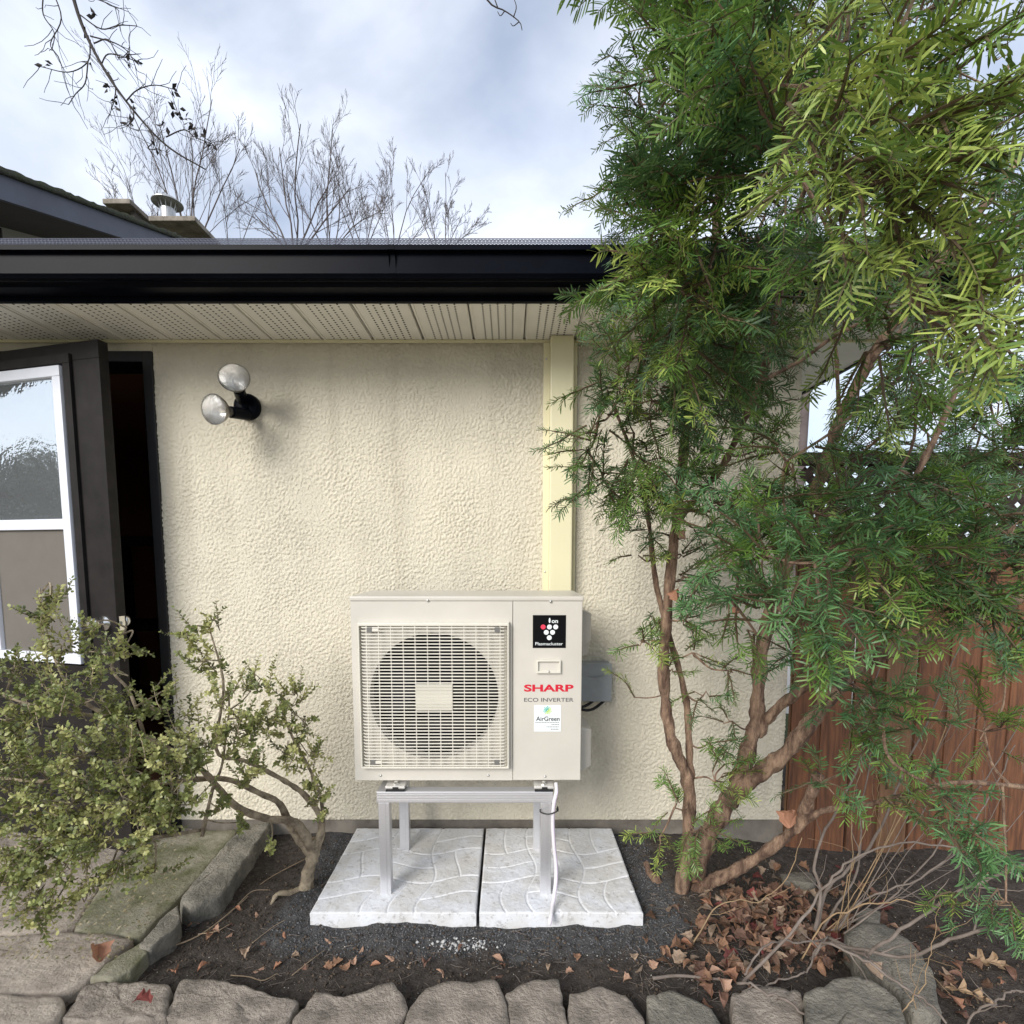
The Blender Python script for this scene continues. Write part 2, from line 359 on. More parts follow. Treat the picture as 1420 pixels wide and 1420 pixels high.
wb.box((HX1-.16, WALL_Y+.165, ZST), (HX1, 7.5, Z_SOF+.1)); wb.box((HX0, WALL_Y+.165, ZST), (HX0+.16, 7.5, Z_SOF+.1)); wb.box((HX0+.165, 7.34, ZST), (HX1-.165, 7.5, Z_SOF+.1))
wb.build('wall_backing', M['stucco'], house)
fb = MB()
fxs = np.arange(HX0, HX1+.03, .03); fzs = np.arange(-.35, ZST+.005, .02)
XX, ZZ = np.meshgrid(fxs, fzs, indexing='ij'); pv = np.stack([XX, XX*0+WALL_Y+.006, ZZ], -1).reshape(-1, 3)
pv[:, 1] -= (vn(pv, 12)-.5)*.014+(vn(pv, 40, 2)-.5)*.006
pv[:, 2] += np.where(pv[:, 2] > ZST-.02, (vn(pv, 9, 5)-.6)*.016, 0)
big_mesh('foundation', pv, grid_faces(len(fxs), len(fzs)), M['foundation'], house, smooth=True)
# j-channel along the top of the wall
jb = MB(); jb.box((HX0, WALL_Y-.022, Z_SOF-.012), (HX1+.38, WALL_Y-.008, Z_SOF-.001)); jb.build('soffit_trim', M['cream'], house, bev=.002)
# soffit panels, each one its own part, with rows of vent holes
Y_F = 2.075
SP = .2178; X_S = atY(727, 473, WALL_Y)[0]
pm = MB(); pm.box((-SP/2+.006, Y_F-.0, 0), (SP/2-.006, WALL_Y-.001, .006)); pm.box((-SP/2-.004, Y_F, .0065), (SP/2+.0, WALL_Y-.001, .011))
pm.box((-SP/2+.006, Y_F, -.004), (-SP/2+.013, WALL_Y-.002, -.0002)); pm.box((SP/2-.013, Y_F, -.004), (SP/2-.006, WALL_Y-.002, -.0002))
hm = MB()
for i in range(5):
    for j in range(19):
        cx, cy = (i-2)*.0285, Y_F+.012+j*.0198+(i % 2)*.0099
        th = np.arange(6)*math.pi/3
        hm.add(np.stack([cx+.0042*np.cos(th), cy+.0054*np.sin(th), th*0-.0007], -1), [(5, 4, 3, 2, 1, 0)])
pan0 = hol0 = None
i0 = int(math.floor((HX0-X_S)/SP)); i1 = int(math.ceil((HX1+.38-X_S)/SP))
for i in range(i0, i1):
    xc = X_S+(i+.5)*SP
    if pan0 is None:
        pan0 = pm.build('soffit_panel', M['soffit'], house); pan0.location = (0, 0, 0)
        me = pan0.data; me.transform(Matrix.Translation((0, WALL_Y-0, -.15)) @ Matrix.Translation((0, -WALL_Y, 0)) ); o = pan0
        me.transform(Matrix.Translation((0, 0, 0)))
        h = hm.build('vent_holes', M['hole'], pan0, kind='stuff'); hol0 = h
    else:
        o = pan0.copy(); C.objects.link(o); o.parent = house
        h = hol0.copy(); C.objects.link(h); h.parent = o
    o.location = (xc, 0, Z_SOF)
pz = np.array([v.co.z for v in pan0.data.vertices]).min()
pan0.data.transform(Matrix.Translation((0, 0, -.004-pz+.15))); hz = np.array([v.co.z for v in hol0.data.vertices]).min()
hol0.data.transform(Matrix.Translation((0, 0, -.0007-hz+.15)))
# side soffit beyond the right corner
sb = MB(); sb.box((HX1+.005, WALL_Y+.006, Z_SOF+.002), (HX1+.40, 7.6, Z_SOF+.012)); sb.build('side_soffit', M['soffit'], house)
# gutter
gp = [(1.925, 339), (1.925, 346), (1.945, 350), (1.945, 379), (1.952, 383), (1.957, 386), (1.985, 388.5), (1.993, 391), (1.999, 394), (2.003, 398.5)]
prof = [(Y, atY(706, py, Y)[2]) for Y, py in gp]; zb = prof[-1][1]; zt = prof[0][1]
prof += [(2.07, zb), (2.07, zt-.004), (2.064, zt-.004), (2.064, zb+.006), (2.008, zb+.006)] + [(y+.006, z) for y, z in prof[-2::-1]]
gb = MB(); gb.extr(prof, HX0-.3, HX1+.42); gut = gb.build('gutter', M['gutter'], house)
for px in (540, -260):
    xg = atY(px, 370, 1.945)[0]; q0 = [(y-.0016, z) for y, z in prof[:10]]; sq = MB(); sq.extr(q0+[(y+.003, z) for y, z in prof[9::-1]], xg, xg+.022); sq.build('seam', M['gutter'], gut)
fa = MB(); fa.box((HX0-.3, 2.072, Z_SOF-.006), (HX1+.415, 2.09, zt+.02)); fa.box((HX1+.40, 2.092, Z_SOF-.006), (HX1+.417, 7.6, zt+.02)); fa.build('fascia', M['gutter'], house)
zl = prof[1][1]
sm = MB()                                              # gutter guard mesh
x = HX0-.3
gA, gB = np.array([0, 1.93, zt+.001]), np.array([0, 1.99, zt+.054])
while x < HX1+.40:
    for s in (-1, 1):
        sm.tube([gA+[x, 0, 0], gB+[x+s*.05, 0, 0]], .0011, 3, False)
    x += .0125
for t in (0, .33, .66, 1): q = gA*(1-t)+gB*t; sm.tube([q+[HX0-.3, 0, 0], q+[HX1+.4, 0, 0]], .0014, 4, False)
sm.build('gutter_guard', M['guard'], house, kind='stuff')
rf = MB()
e = zt+.03; rx0, rx1, ry0, ry1 = HX0-.3, HX1+.43, 2.075, 7.9; rd = (ry1-ry0)/2; rz = e+rd*.22
rf.add([[rx0, ry0, e], [rx1, ry0, e], [rx1, ry1, e], [rx0, ry1, e], [rx0+rd, ry0+rd, rz], [rx1-rd, ry0+rd, rz]], [(0, 1, 5, 4), (1, 2, 5), (2, 3, 4, 5), (3, 0, 4)])
rf.add([[rx0, ry0, e-.02], [rx1, ry0, e-.02], [rx1, ry1, e-.02], [rx0, ry1, e-.02]], [(3, 2, 1, 0)])
rf.build('roof', M['shingle'], house)
# door frame and room behind
df = MB(); df.box((DX1-.042, WALL_Y-.012, -.03), (DX1, WALL_Y+.15, DZ)); df.box((DX0, WALL_Y-.012, -.03), (DX0+.04, WALL_Y+.15, DZ)); df.box((DX0+.0405, WALL_Y-.0115, DZ-.045), (DX1-.0425, WALL_Y+.15, DZ))
df.build('door_frame', M['black'], house, bev=.002)
th_ = MB(); th_.box((DX0+.041, WALL_Y-.03, -.06), (DX1-.043, WALL_Y+.2, -.032)); th_.build('threshold', M['fence_grey'], house)
ro = MB(); RX0, RX1, RY1 = HX0+.17, HX1-.17, 5.4
ro.box((RX0, WALL_Y+.161, -.06), (RX1, RY1, -.031)); ro.box((RX0, WALL_Y+.161, Z_SOF+.02), (RX1, RY1, Z_SOF+.05)); ro.box((RX0, RY1, -.06), (RX1, RY1+.05, Z_SOF+.05))
ro.box((-.75, WALL_Y+.165, -.03), (-.7, RY1-.001, Z_SOF+.019))
ro.build('room_shell', M['room'], house)
# door leaf, ajar
fr = atZ(135, 470, DZ-.03); Hg = np.array([DX0+.05, WALL_Y-.03]); 
dv_ = fr[:2]-Hg; dv_ /= np.linalg.norm(dv_); ang = math.atan2(dv_[1], dv_[0]); Wd = np.linalg.norm(fr[:2]-Hg)
Dm = Matrix.Translation((Hg[0], Hg[1], 0)) @ Matrix.Rotation(ang, 4, 'Z')        # local x along leaf, local -y = outside face
Dn = np.array(Dm); dn = Dn[:3, 1]
def dface(x, y):      # pixel onto the outside face of the leaf -> (s, z)
    d = ray(x, y); h = np.array([Hg[0], Hg[1], 0]); t = np.dot(h-O, dn)/np.dot(d, dn); p = O+d*t
    return float(np.dot(p-h, Dn[:3, 0])), float(p[2])
zt_d = DZ-.03
def dpart(name, boxes, m, parent=None, bev=.0015):
    b = MB()
    for a, c in boxes: b.box(a, c, Dm)
    return b.build(name, m, parent or house, bev=bev)
s1, zw1 = dface(90, 508); s1b, zw0 = dface(118, 920); s1 = (s1+s1b)/2; s0 = s1-.50
_, zmid = dface(100, 727)
leaf = dpart('door', [((0, 0, -.02), (Wd, .042, zw0-.02)), ((0, 0, zw1+.02), (Wd, .042, zt_d)), ((0, 0, zw0-.0195), (s0-.02, .042, zw1+.0195)), ((s1+.02, 0, zw0-.0195), (Wd, .042, zw1+.0195))], M['brown'])
dpart('trim', [((s0-.06, -.014, zw1+.008), (s1+.045, -.0005, zw1+.045)), ((s0-.06, -.014, zw0-.045), (s1+.045, -.0005, zw0-.008)), ((s1+.008, -.014, zw0-.0075), (s1+.045, -.0005, zw1+.0075)), ((s0-.06, -.014, zw0-.0075), (s0-.008, -.0005, zw1+.0075))], M['brown'], leaf)
FW = .042
dpart('window_frame', [((s0, -.022, zw1-FW), (s1, .03, zw1)), ((s0, -.022, zw0), (s1, .03, zw0+FW)), ((s0, -.0215, zw0+FW+.0005), (s0+FW, .03, zw1-FW-.0005)), ((s1-FW, -.0215, zw0+FW+.0005), (s1, .03, zw1-FW-.0005)), ((s0+FW+.0005, -.019, zmid-.022), (s1-FW-.0005, .03, zmid+.022))], M['white'], leaf, .003)
def glass(name, base, rough, bump, bs=3):
    m = mat(name, base, rough, spec=.9, bump=bump, bs=bs, bdist=.05); m.node_tree.nodes['Principled BSDF'].inputs['Metallic'].default_value = .85; return m
M['glass_up'] = glass('reflective_film_glass', (.70, .74, .76), .03, .08, 2.2)
M['glass_lo'] = mat('insect_screen', (.17, .155, .135), .8, var=.15, vs=4, spec=.3)
dpart('upper_pane', [((s0+FW, -.004, zmid+.022), (s1-FW, .004, zw1-FW))], M['glass_up'], leaf, 0)
dpart('lower_screen', [((s0+FW, -.004, zw0+FW), (s1-FW, .004, zmid-.022))], M['glass_lo'], leaf, 0)
for k in range(5):
    z = .12+k*.10; dpart('groove_board', [((.05, -.008, z), (Wd-.16, -.0006, z+.094))], M['brown'], leaf, .003)
sk, zk = dface(162, 865)
kb = MB(); Mk = Dm @ Matrix.Translation((Wd-.065, 0, zk)) @ Matrix.Rotation(R(90), 4, 'X')
kb.lathe([(0, .062), (.022, .06), (.028, .05), (.027, .036), (.013, .028), (.011, .008), (.03, .006), (.031, 0)], Mk); kb.build('knob', M['chrome'], leaf, smooth=True)
kb = MB(); Mk = Dm @ Matrix.Translation((Wd-.065, .042, zk)) @ Matrix.Rotation(R(-90), 4, 'X')
kb.lathe([(0, .062), (.022, .06), (.028, .05), (.027, .036), (.013, .028), (.011, .008), (.03, .006), (.031, 0)], Mk); kb.build('knob', M['chrome'], leaf, smooth=True)
dpart('latch_plate', [((Wd+.0004, .009, zk-.03), (Wd+.003, .034, zk+.03)), ((Wd+.003, .014, zk-.009), (Wd+.012, .028, zk+.009))], M['chrome'], leaf, .001)
# things indoors, dimly seen through the gap
sh = thing('shelf_unit', (-2.2, 3.9, -.03), 'dark wooden shelf unit inside the dim doorway', 'shelf')
b = MB(); b.box((-2.9, 3.7, 1.34), (-1.2, 4.1, 1.40)); b.build('top_board', M['interior'], sh)
b = MB(); b.box((-2.9, 3.7, .75), (-1.2, 4.1, .79)); b.build('shelf_board', M['interior'], sh)
for x in (-2.9, -2.05, -1.25): b = MB(); b.box((x, 3.7, -.03), (x+.05, 4.1, 1.338)); b.build('side_panel', M['interior'], sh)
o = MB().box((-2.52, 3.85, 1.401), (-2.42, 3.95, 1.86)).build('tall_box', M['interior'], base=(-2.47, 3.9, 1.4)); tag(o, 'tall dark box standing on the shelf inside the doorway', 'box')
o = MB().box((-2.35, 3.85, 1.401), (-2.25, 3.95, 1.70)).build('short_box', M['interior'], base=(-2.3, 3.9, 1.4)); tag(o, 'shorter dark box on the shelf beside patterned red cushion', 'box')
o = MB().box((-2.2, 3.82, 1.401), (-2.0, 3.95, 1.68)).build('cushion', M['item_red'], base=(-2.1, 3.9, 1.4), bev=.03); tag(o, 'dark red patterned cushion on the shelf inside the doorway', 'cushion')

# ------------------------------------------------------------------ line set cover, junction box, floodlight
yw = WALL_Y-.005
a0 = atY(754, 473, 2.43)[0]; a1 = atY(764, 600, 2.385)[0]-.004; a2 = atY(796, 500, 2.385)[0]; zlo = .9
ls = thing('line_set_cover', ((a1+a2)/2, 2.42, zlo), 'cream vertical line set cover running from heat pump up to soffit', 'duct cover')
b = MB(); b.box((a0, 2.432, zlo), (a2+.02, yw, Z_SOF-.014)); b.build('back_channel', M['cream'], ls, bev=.003)
b = MB(); b.box((a1, 2.385, zlo-.01), (a2, 2.4315, Z_SOF-.002)); b.build('front_cover', M['cream'], ls, bev=.006)
for z in (2.12, 1.2):
    b = MB(); b.lathe([(0, .003), (.004, .002), (.005, 0)], Matrix.Translation((a0+.012, 2.4318, z)) @ Matrix.Rotation(R(90), 4, 'X'), 10); b.build('screw', M['screw'], ls)
b0 = atY(813, 921, 2.37); b1 = atY(847, 974, 2.37)
jb = thing('junction_box', (b0[0], yw, b1[2]), 'small grey electrical disconnect box on stucco beside heat pump', 'electrical box')
b = MB(); b.box((b0[0]-.03, 2.38, b1[2]), (b1[0], yw, b0[2])); b.build('box_body', M['greybox'], jb, bev=.004)
b = MB(); b.box((b0[0]-.032, 2.37, b1[2]+.004), (b1[0]+.003, 2.3795, b0[2]+.003)); b.build('lid', M['greybox'], jb, bev=.003)
b = MB(); b.tube([(b0[0]+.01, 2.365, b0[2]-.055), (b0[0]+.06, 2.367, b0[2]-.058), (b0[0]+.085, 2.367, b0[2]-.045)], .003, 6); b.build('scratch_ridge', M['greybox'], jb)
cxm = (b0[0]+b1[0])/2+.03; zz = b1[2]
b = MB(); tt = np.linspace(0, 1, 14); b.tube([(cxm-.16*t, 2.40-.06*t, zz-.035*math.sin(math.pi*min(1, t*1.1))-.002) for t in tt], .0065, 8); b.build('power_cable', M['rubber'], jb, smooth=True)
b = MB(); b.tube([(cxm-.05-.10*t, 2.40-.06*t, zz-.018*math.sin(math.pi*t)-.002) for t in tt], .0065, 8); b.build('power_cable', M['rubber'], jb, smooth=True)

fc = atY(341, 563, WALL_Y-.03)
fl = thing('floodlight', (fc[0], yw, fc[2]), 'twin bulb floodlight on round black base on stucco wall', 'wall light')
b = MB(); b.lathe([(0, .032), (.040, .032), (.052, .026), (.056, .012), (.056, -.004)], Matrix.Translation((fc[0], WALL_Y-.008, fc[2])) @ Matrix.Rotation(R(90), 4, 'X'), 32); b.build('base_plate', M['gutter'], fl, smooth=True)
def bulb(p, d):
    d = Vector(d).normalized(); p = Vector(p); Mx = Matrix.Translation(p) @ d.to_track_quat('Z', 'Y').to_matrix().to_4x4()
    b = MB(); b.lathe([(0, -.02), (.023, -.02), (.024, -.015), (.024, .075), (.020, .08), (0, .08)], Mx, 20); sk_ = b.build('socket', M['gutter'], fl, smooth=False)
    b = MB(); b.lathe([(.018, .078), (.020, .095), (.034, .115), (.050, .140), (.0585, .160), (.0595, .166)], Mx, 32); bb = b.build('bulb', M['glassbulb'], fl, smooth=True)
    b = MB(); b.lathe([(.0575, .165), (.050, .146), (.036, .124), (.022, .108), (.012, .102), (0, .100)], Mx, 32); b.build('reflector', M['mirror'], bb, smooth=True)
    b = MB(); b.lathe([(0, .104), (.008, .106), (.0105, .118), (.0105, .134), (.007, .140), (0, .141)], Mx, 16); b.build('capsule', M['lens'], bb, smooth=True)
    b = MB(); b.lathe([(.0605, .1655), (.0605, .171), (.054, .176), (.036, .181), (.018, .183), (0, .1835)], Mx, 32); b.build('lens', M['clear'], bb, smooth=True)
bulb((fc[0]+.006, WALL_Y-.067, fc[2]-.044), (-.24, -.92, -.12))
bulb((fc[0]-.004, WALL_Y-.055, fc[2]+.026), (.28, -.92, .22))
b = MB(); b.tube([(fc[0], WALL_Y-.035, fc[2]), (fc[0]+.004, WALL_Y-.062, fc[2]-.034)], .014, 10); b.tube([(fc[0], WALL_Y-.035, fc[2]), (fc[0]-.005, WALL_Y-.06, fc[2]+.018)], .014, 10); b.build('knuckle', M['gutter'], fl)

# ------------------------------------------------------------------ concrete slabs
def paver(xa, xb, ya, yb, label, seed):
    n = 190; xs = np.linspace(0, 1, n); U, Vv = np.meshgrid(xs, xs, indexing='ij'); u, v = U.ravel(), Vv.ravel()
    W_, D_ = xb-xa, yb-ya
    wob = .012
    g = np.full(u.shape, 9.)
    uu = u*3+.10*np.sin(v*3*math.pi*2*.5+seed)+.03*np.sin(v*13+seed); vv = v*3+.10*np.sin(u*3*math.pi*2*.5+1+seed)+.03*np.sin(u*11+seed)
    for k in (1, 2): g = np.minimum(g, np.abs(uu-k)); g = np.minimum(g, np.abs(vv-k))
    iu, iv = np.floor(uu), np.floor(vv); par = ((iu+iv+seed) % 2) < .5
    g = np.minimum(g, np.where(par, np.abs(uu-iu-.5), np.abs(vv-iv-.5)))
    d = g/3*W_
    gr = sstep(.0048, .0014, d)
    P3 = np.stack([u*W_+xa, v*D_+ya, u*0], -1)
    z = -.0034*gr + (vn(P3, 30, seed)-.5)*.002 + (vn(P3, 110, seed)-.5)*.0012 + .002*sstep(.04, .0, d)*0
    edge = np.minimum(np.minimum(u*W_, (1-u)*W_), np.minimum(v*D_, (1-v)*D_)); z -= .003*sstep(.006, 0, edge)
    P3[:, 2] = z
    fcs = grid_faces(n, n).tolist()
    idx = np.arange(n*n).reshape(n, n); rim = np.concatenate([idx[:, 0], idx[-1, 1:], idx[-2::-1, -1], idx[0, -2:0:-1]])
    V = [P3]; m_ = len(rim); prev = rim; nn = n*n; cols = [np.stack([gr*.9]*3, -1)]
    for zz, off in ((-.02, .0015), (-.045, .001), (-.075, .0)):
        q = P3[rim].copy(); q[:, 2] = zz; ctr = np.array([(xa+xb)/2, (ya+yb)/2, 0]); q[:, :2] += np.sign(q[:, :2]-ctr[:2])*0 + (vn(q, 25, seed)[:, None]-.5)*.003
        V.append(q); cur = np.arange(nn, nn+m_); nn += m_; cols.append(np.zeros((m_, 3)))
        fcs += [(int(prev[i]), int(cur[i]), int(cur[(i+1) % m_]), int(prev[(i+1) % m_])) for i in range(m_)]; prev = cur
    o = big_mesh('concrete_slab', np.concatenate(V), np.array(fcs), M['slab'], base=((xa+xb)/2, (ya+yb)/2, -.05), col=np.concatenate(cols), smooth=True)
    sm_ = np.ones(len(o.data.polygons), bool); sm_[(n-1)**2:] = False; o.data.polygons.foreach_set('use_smooth', sm_)
    tag(o, label, 'paving slab', 'concrete slabs under the heat pump')
SA, SB = atZ(431, 1266, 0), atZ(661.5, 1266, 0); SCc = atZ(890, 1266, 0)
YS1 = atZ(671, 1148, 0)[1]
paver(SA[0]-.004, SB[0]-.004, SA[1], YS1, 'pale concrete slab with wavy grooves, under stand legs nearer the boxwood', 1)
paver(SB[0]+.008, SCc[0]+.005, SA[1], YS1+.001, 'pale concrete slab with wavy grooves, under drain hose nearer the yew', 0)

# ------------------------------------------------------------------ aluminium stand
FY = atZ(532, 1241, 0)[1]; BY = atZ(557, 1178, 0)[1]
lx0, lx1 = atZ(527, 1241, 0)[0], atZ(764, 1240, 0)[0]; T = .041
ztop = atY(600, 1098, FY)[2]; zbot = atY(600, 1113.5, FY)[2]
RX_0, RX_1 = atY(522, 1105, FY)[0], atY(767, 1105, FY)[0]
st = thing('aluminium_stand', ((lx0+lx1)/2, (FY+BY)/2, 0), 'bare aluminium four legged stand carrying the heat pump', 'stand')
for xx in (lx0, lx1-T):
    for yy in (FY+.004, BY-.004):
        b = MB(); q = xx+(.012 if xx == lx0 else -.012)*(1 if yy != FY+.004 else 0)
        b.box((q, yy, -.002), (q+T, yy+T, zbot-.0005)); lg = b.build('leg', M['alu'], st, bev=.0025)
        b = MB(); b.box((q+.014, yy-.0015, .0), (q+.027, yy-.0002, zbot-.002)); b.build('channel_rib', M['alu'], lg)
def rail(a, c, name='rail'): b = MB(); b.box(a, c); return b.build(name, M['alu'], st, bev=.0025)
fr_ = rail((RX_0, FY, zbot), (RX_1, FY+.046, ztop)); rail((RX_0, BY-.005, zbot), (RX_1, BY+.041, ztop))
rail((RX_0+.0, FY+.0465, zbot+.001), (RX_0+.04, BY-.0055, ztop-.001)); rail((RX_1-.04, FY+.0465, zbot+.001), (RX_1, BY-.0055, ztop-.001))
for k in range(3): b = MB(); z = zbot+(k+1)*(ztop-zbot)/4; b.box((RX_0+.002, FY-.0009, z-.0012), (RX_1-.002, FY-.0001, z+.0012)); b.build('rail_rib', M['alu'], fr_)
AY = FY+.035
az0 = atY(600, 1082, AY)[2]; az1 = atY(600, 829, AY)[2]; ax0 = atY(489, 950, AY)[0]; ax1 = atY(806.5, 950, AY)[0]
for px in (549, 754):
    cx = atY(px, 1090, FY+.02)[0]
    b = MB(); b.box((cx-.034, FY-.002, ztop+.0005), (cx+.034, FY+.075, ztop+.008)); rb = b.build('rubber_pad', M['rubber'], st, bev=.001)
    b = MB(); b.box((cx-.037, FY+.001, ztop+.0085), (cx+.037, FY+.072, ztop+.020)); cl = b.build('clamp', M['zinc'], st, bev=.004)
    b = MB(); b.lathe([(0, .011), (.007, .010), (.008, .004), (.011, .0035), (.011, 0)], Matrix.Translation((cx, FY+.022, ztop+.020)), 8); b.build('bolt', M['chrome'], cl)
    b = MB(); b.box((cx-.008, FY-.0025, ztop+.006), (cx+.012, FY+.0005, ztop+.018)); b.build('slot', M['rubber'], cl)
    b = MB(); b.box((cx-.034, BY-.03, ztop+.0005), (cx+.034, BY+.04, ztop+.019)); b.build('rubber_pad', M['rubber'], st, bev=.001)

# ------------------------------------------------------------------ heat pump
AD = .31; hp = thing('heat_pump', ((ax0+ax1)/2, AY+AD/2, az0), 'beige outdoor heat pump unit with square fan grille and red lettering', 'heat pump')
xs_ = atY(711, 950, AY)[0]
def fpx(x, y, off=0): return atY(x, y, AY-off)
gx0, gz1 = atY(497.5, 862, AY)[0], atY(600, 862, AY)[2]; gx1, gz0 = atY(707, 960, AY)[0], atY(600, 1064, AY)[2]
fcx, fcz = atY(602, 966, AY)[0], atY(602, 966, AY)[2]; fr_r = .238
# front panel with round fan opening (built as a ring mesh), sides, back
def panel_with_hole(x0, x1, z0, z1, cx, cz, r, y0, y1, n=64):
    b = MB(); th = np.arange(n)*2*math.pi/n
    inn = np.stack([cx+r*np.cos(th), cz+r*np.sin(th)], -1); outp = []
    for t in th:
        dx, dz = math.cos(t), math.sin(t); k = 1e9
        if dx > 1e-9: k = min(k, (x1-cx)/dx)
        if dx < -1e-9: k = min(k, (x0-cx)/dx)
        if dz > 1e-9: k = min(k, (z1-cz)/dz)
        if dz < -1e-9: k = min(k, (z0-cz)/dz)
        outp.append((cx+dx*k, cz+dz*k))
    outp = np.array(outp)
    for cxn, czn in ((x0, z0), (x1, z0), (x0, z1), (x1, z1)):
        j = np.argmin((outp[:, 0]-cxn)**2+(outp[:, 1]-czn)**2); outp[j] = (cxn, czn)
    def ringv(q, y): return np.stack([q[:, 0], np.full(n, y), q[:, 1]], -1)
    V = np.concatenate([ringv(outp, y0), ringv(inn, y0), ringv(inn*0+inn, y1)])
    F_ = [(j, (j+1) % n, n+(j+1) % n, n+j) for j in range(n)] + [(n+j, n+(j+1) % n, 2*n+(j+1) % n, 2*n+j) for j in range(n)]
    return b.add(V, F_)
zc1 = az1-.012
panel_with_hole(ax0, xs_-.0012, az0, zc1, fcx, fcz, fr_r, AY, AY+.06).build('front_panel', M['casing'], hp)
b = MB(); b.box((xs_+.0012, AY, az0), (ax1, AY+AD, zc1)); sv = b.build('service_panel', M['casing'], hp, bev=.003)
b = MB(); b.box((ax0, AY+.001, az0+.001), (ax0+.003, AY+AD, zc1)); b.box((ax0+.0031, AY+.002, az0), (xs_-.0015, AY+AD, az0+.004)); b.build('side_panel', M['casing'], hp)
b = MB(); b.box((ax0+.0035, AY+AD-.03, az0+.005), (xs_-.002, AY+AD-.002, zc1-.001)); b.build('coil', M['coil'], hp)
b = MB(); b.box((ax0-.003, AY-.004, zc1+.0005), (ax1+.004, AY+AD+.004, az1+.006)); tpc = b.build('top_cover', M['casing'], hp, bev=.005)
fan = MB(); fan.lathe([(0, -.03), (.045, -.028), (.06, -.01), (.06, .05)], Matrix.Translation((fcx, AY+.09, fcz)) @ Matrix.Rotation(R(-90), 4, 'X'), 24); fo = fan.build('fan', M['fan'], hp, smooth=True)
for k in range(3):
    b = MB(); n1_, n2_ = 10, 8; V = []
    for i in range(n1_):
        r = .05+.175*i/(n1_-1); sw = .5*(i/(n1_-1))**1.3
        for j in range(n2_):
            t = k*2*math.pi/3+sw+1.25*(j/(n2_-1)); V.append((fcx+r*math.cos(t), AY+.125-.085*(j/(n2_-1))+.01*i/n1_, fcz+r*math.sin(t)))
    b.add(V, grid_faces(n1_, n2_).tolist()); b.build('blade', M['fan'], fo, smooth=True)
# grille
GP = .024
gr = thing_gr = MB()
q = .018
fo_ = [(gx0, gz0), (gx1, gz0), (gx1, gz1), (gx0, gz1)]; fi = [(gx0+.006, gz0+.010), (gx1-.009, gz0+.010), (gx1-.009, gz1-.013), (gx0+.006, gz1-.013)]
V = [(x, AY-.0005, z) for x, z in fo_] + [(x, AY-GP, z) for x, z in [(gx0+.002, gz0+.004), (gx1-.004, gz0+.004), (gx1-.004, gz1-.003), (gx0+.002, gz1-.003)]] + [(x, AY-GP, z) for x, z in fi] + [(x, AY-.002, z) for x, z in fi]
Fq = []
for l_ in range(3): Fq += [(l_*4+j, l_*4+(j+1) % 4, l_*4+4+(j+1) % 4, l_*4+4+j) for j in range(4)]
gf = MB().add(V, Fq).build('fan_grille', M['grille'], hp, bev=.0018)
gi0, gi1, gj0, gj1 = gx0+.006, gx1-.009, gz0+.010, gz1-.013
nb = 44; Hb = (gj1-gj0)/nb; bar0 = None
wb_ = (gi1-gi0)
# each bar curls back to the casing at both ends
for k in range(nb):
    z = gj0+(k+.5)*Hb
    if bar0 is None:
        pts = [(0, AY-.002), (0.003, AY-.012), (.012, AY-GP+.002), (.028, AY-GP), (wb_-.028, AY-GP), (wb_-.012, AY-GP+.002), (wb_-.003, AY-.012), (wb_, AY-.002)]
        V = []; Fq = []
        hh = Hb*.165
        for i, (xx, yy) in enumerate(pts):
            V += [(gi0+xx, yy, z-hh), (gi0+xx, yy, z+hh), (gi0+xx, yy+.0032, z+hh), (gi0+xx, yy+.0032, z-hh)]
            if i: Fq += [((i-1)*4+j, (i-1)*4+(j+1) % 4, i*4+(j+1) % 4, i*4+j) for j in range(4)]
        bar0 = MB().add(V, Fq).build('grille_bar', M['grille'], gf); zb0 = z
    else:
        o = bar0.copy(); C.objects.link(o); o.parent = gf; o.location = (0, 0, z-zb0)
vx = [atY(480+xx/5.46, 960, AY-GP)[0] for xx in (162, 253, 345, 437, 527, 620, 712, 803, 895, 985, 1076, 1166)]
for xx in vx:
    b = MB(); b.box((xx-.0013, AY-GP+.001, gj0), (xx+.0013, AY-GP+.006, gj1)); b.build('grille_rib', M['grille'], gf)
b = MB(); c0, c1 = atY(577, 985.5, AY-GP), atY(627.5, 949, AY-GP)
for k in range(9):
    zA = c0[2]+(c1[2]-c0[2])*k/9; zB = c0[2]+(c1[2]-c0[2])*(k+1)/9
    b.add([(c0[0], AY-GP-.002, zA+.0012), (c1[0], AY-GP-.002, zA+.0012), (c1[0], AY-GP-.0045, zB-.0012), (c0[0], AY-GP-.0045, zB-.0012), (c0[0], AY-GP+.003, zB), (c1[0], AY-GP+.003, zB), (c0[0], AY-GP+.003, zA), (c1[0], AY-GP+.003, zA)], [(0, 1, 2, 3), (3, 2, 5, 4), (6, 7, 1, 0)])
b.box((c0[0], AY-GP+.0032, c0[2]), (c1[0], AY-GP+.0045, c1[2])); b.build('centre_plate', M['grille'], gf)
for px, py, dx in ((512, 873.5, 1), (689.5, 873.5, -1), (517, 1057, 1), (689, 1057, -1)):
    c = atY(px, py, AY-GP); b = MB(); b.box((c[0]-.0095, AY-GP-.001, c[2]-.0095), (c[0]+.0095, AY-GP+.012, c[2]+.0095)); cp = b.build('clip', M['clip'], gf, bev=.001)
    b = MB(); b.box((c[0]+dx*.010, AY-GP-.0012, c[2]-.006), (c[0]+dx*.034, AY-GP+.004, c[2]+.005)); b.build('clip_tab', M['grille'], gf, bev=.001)
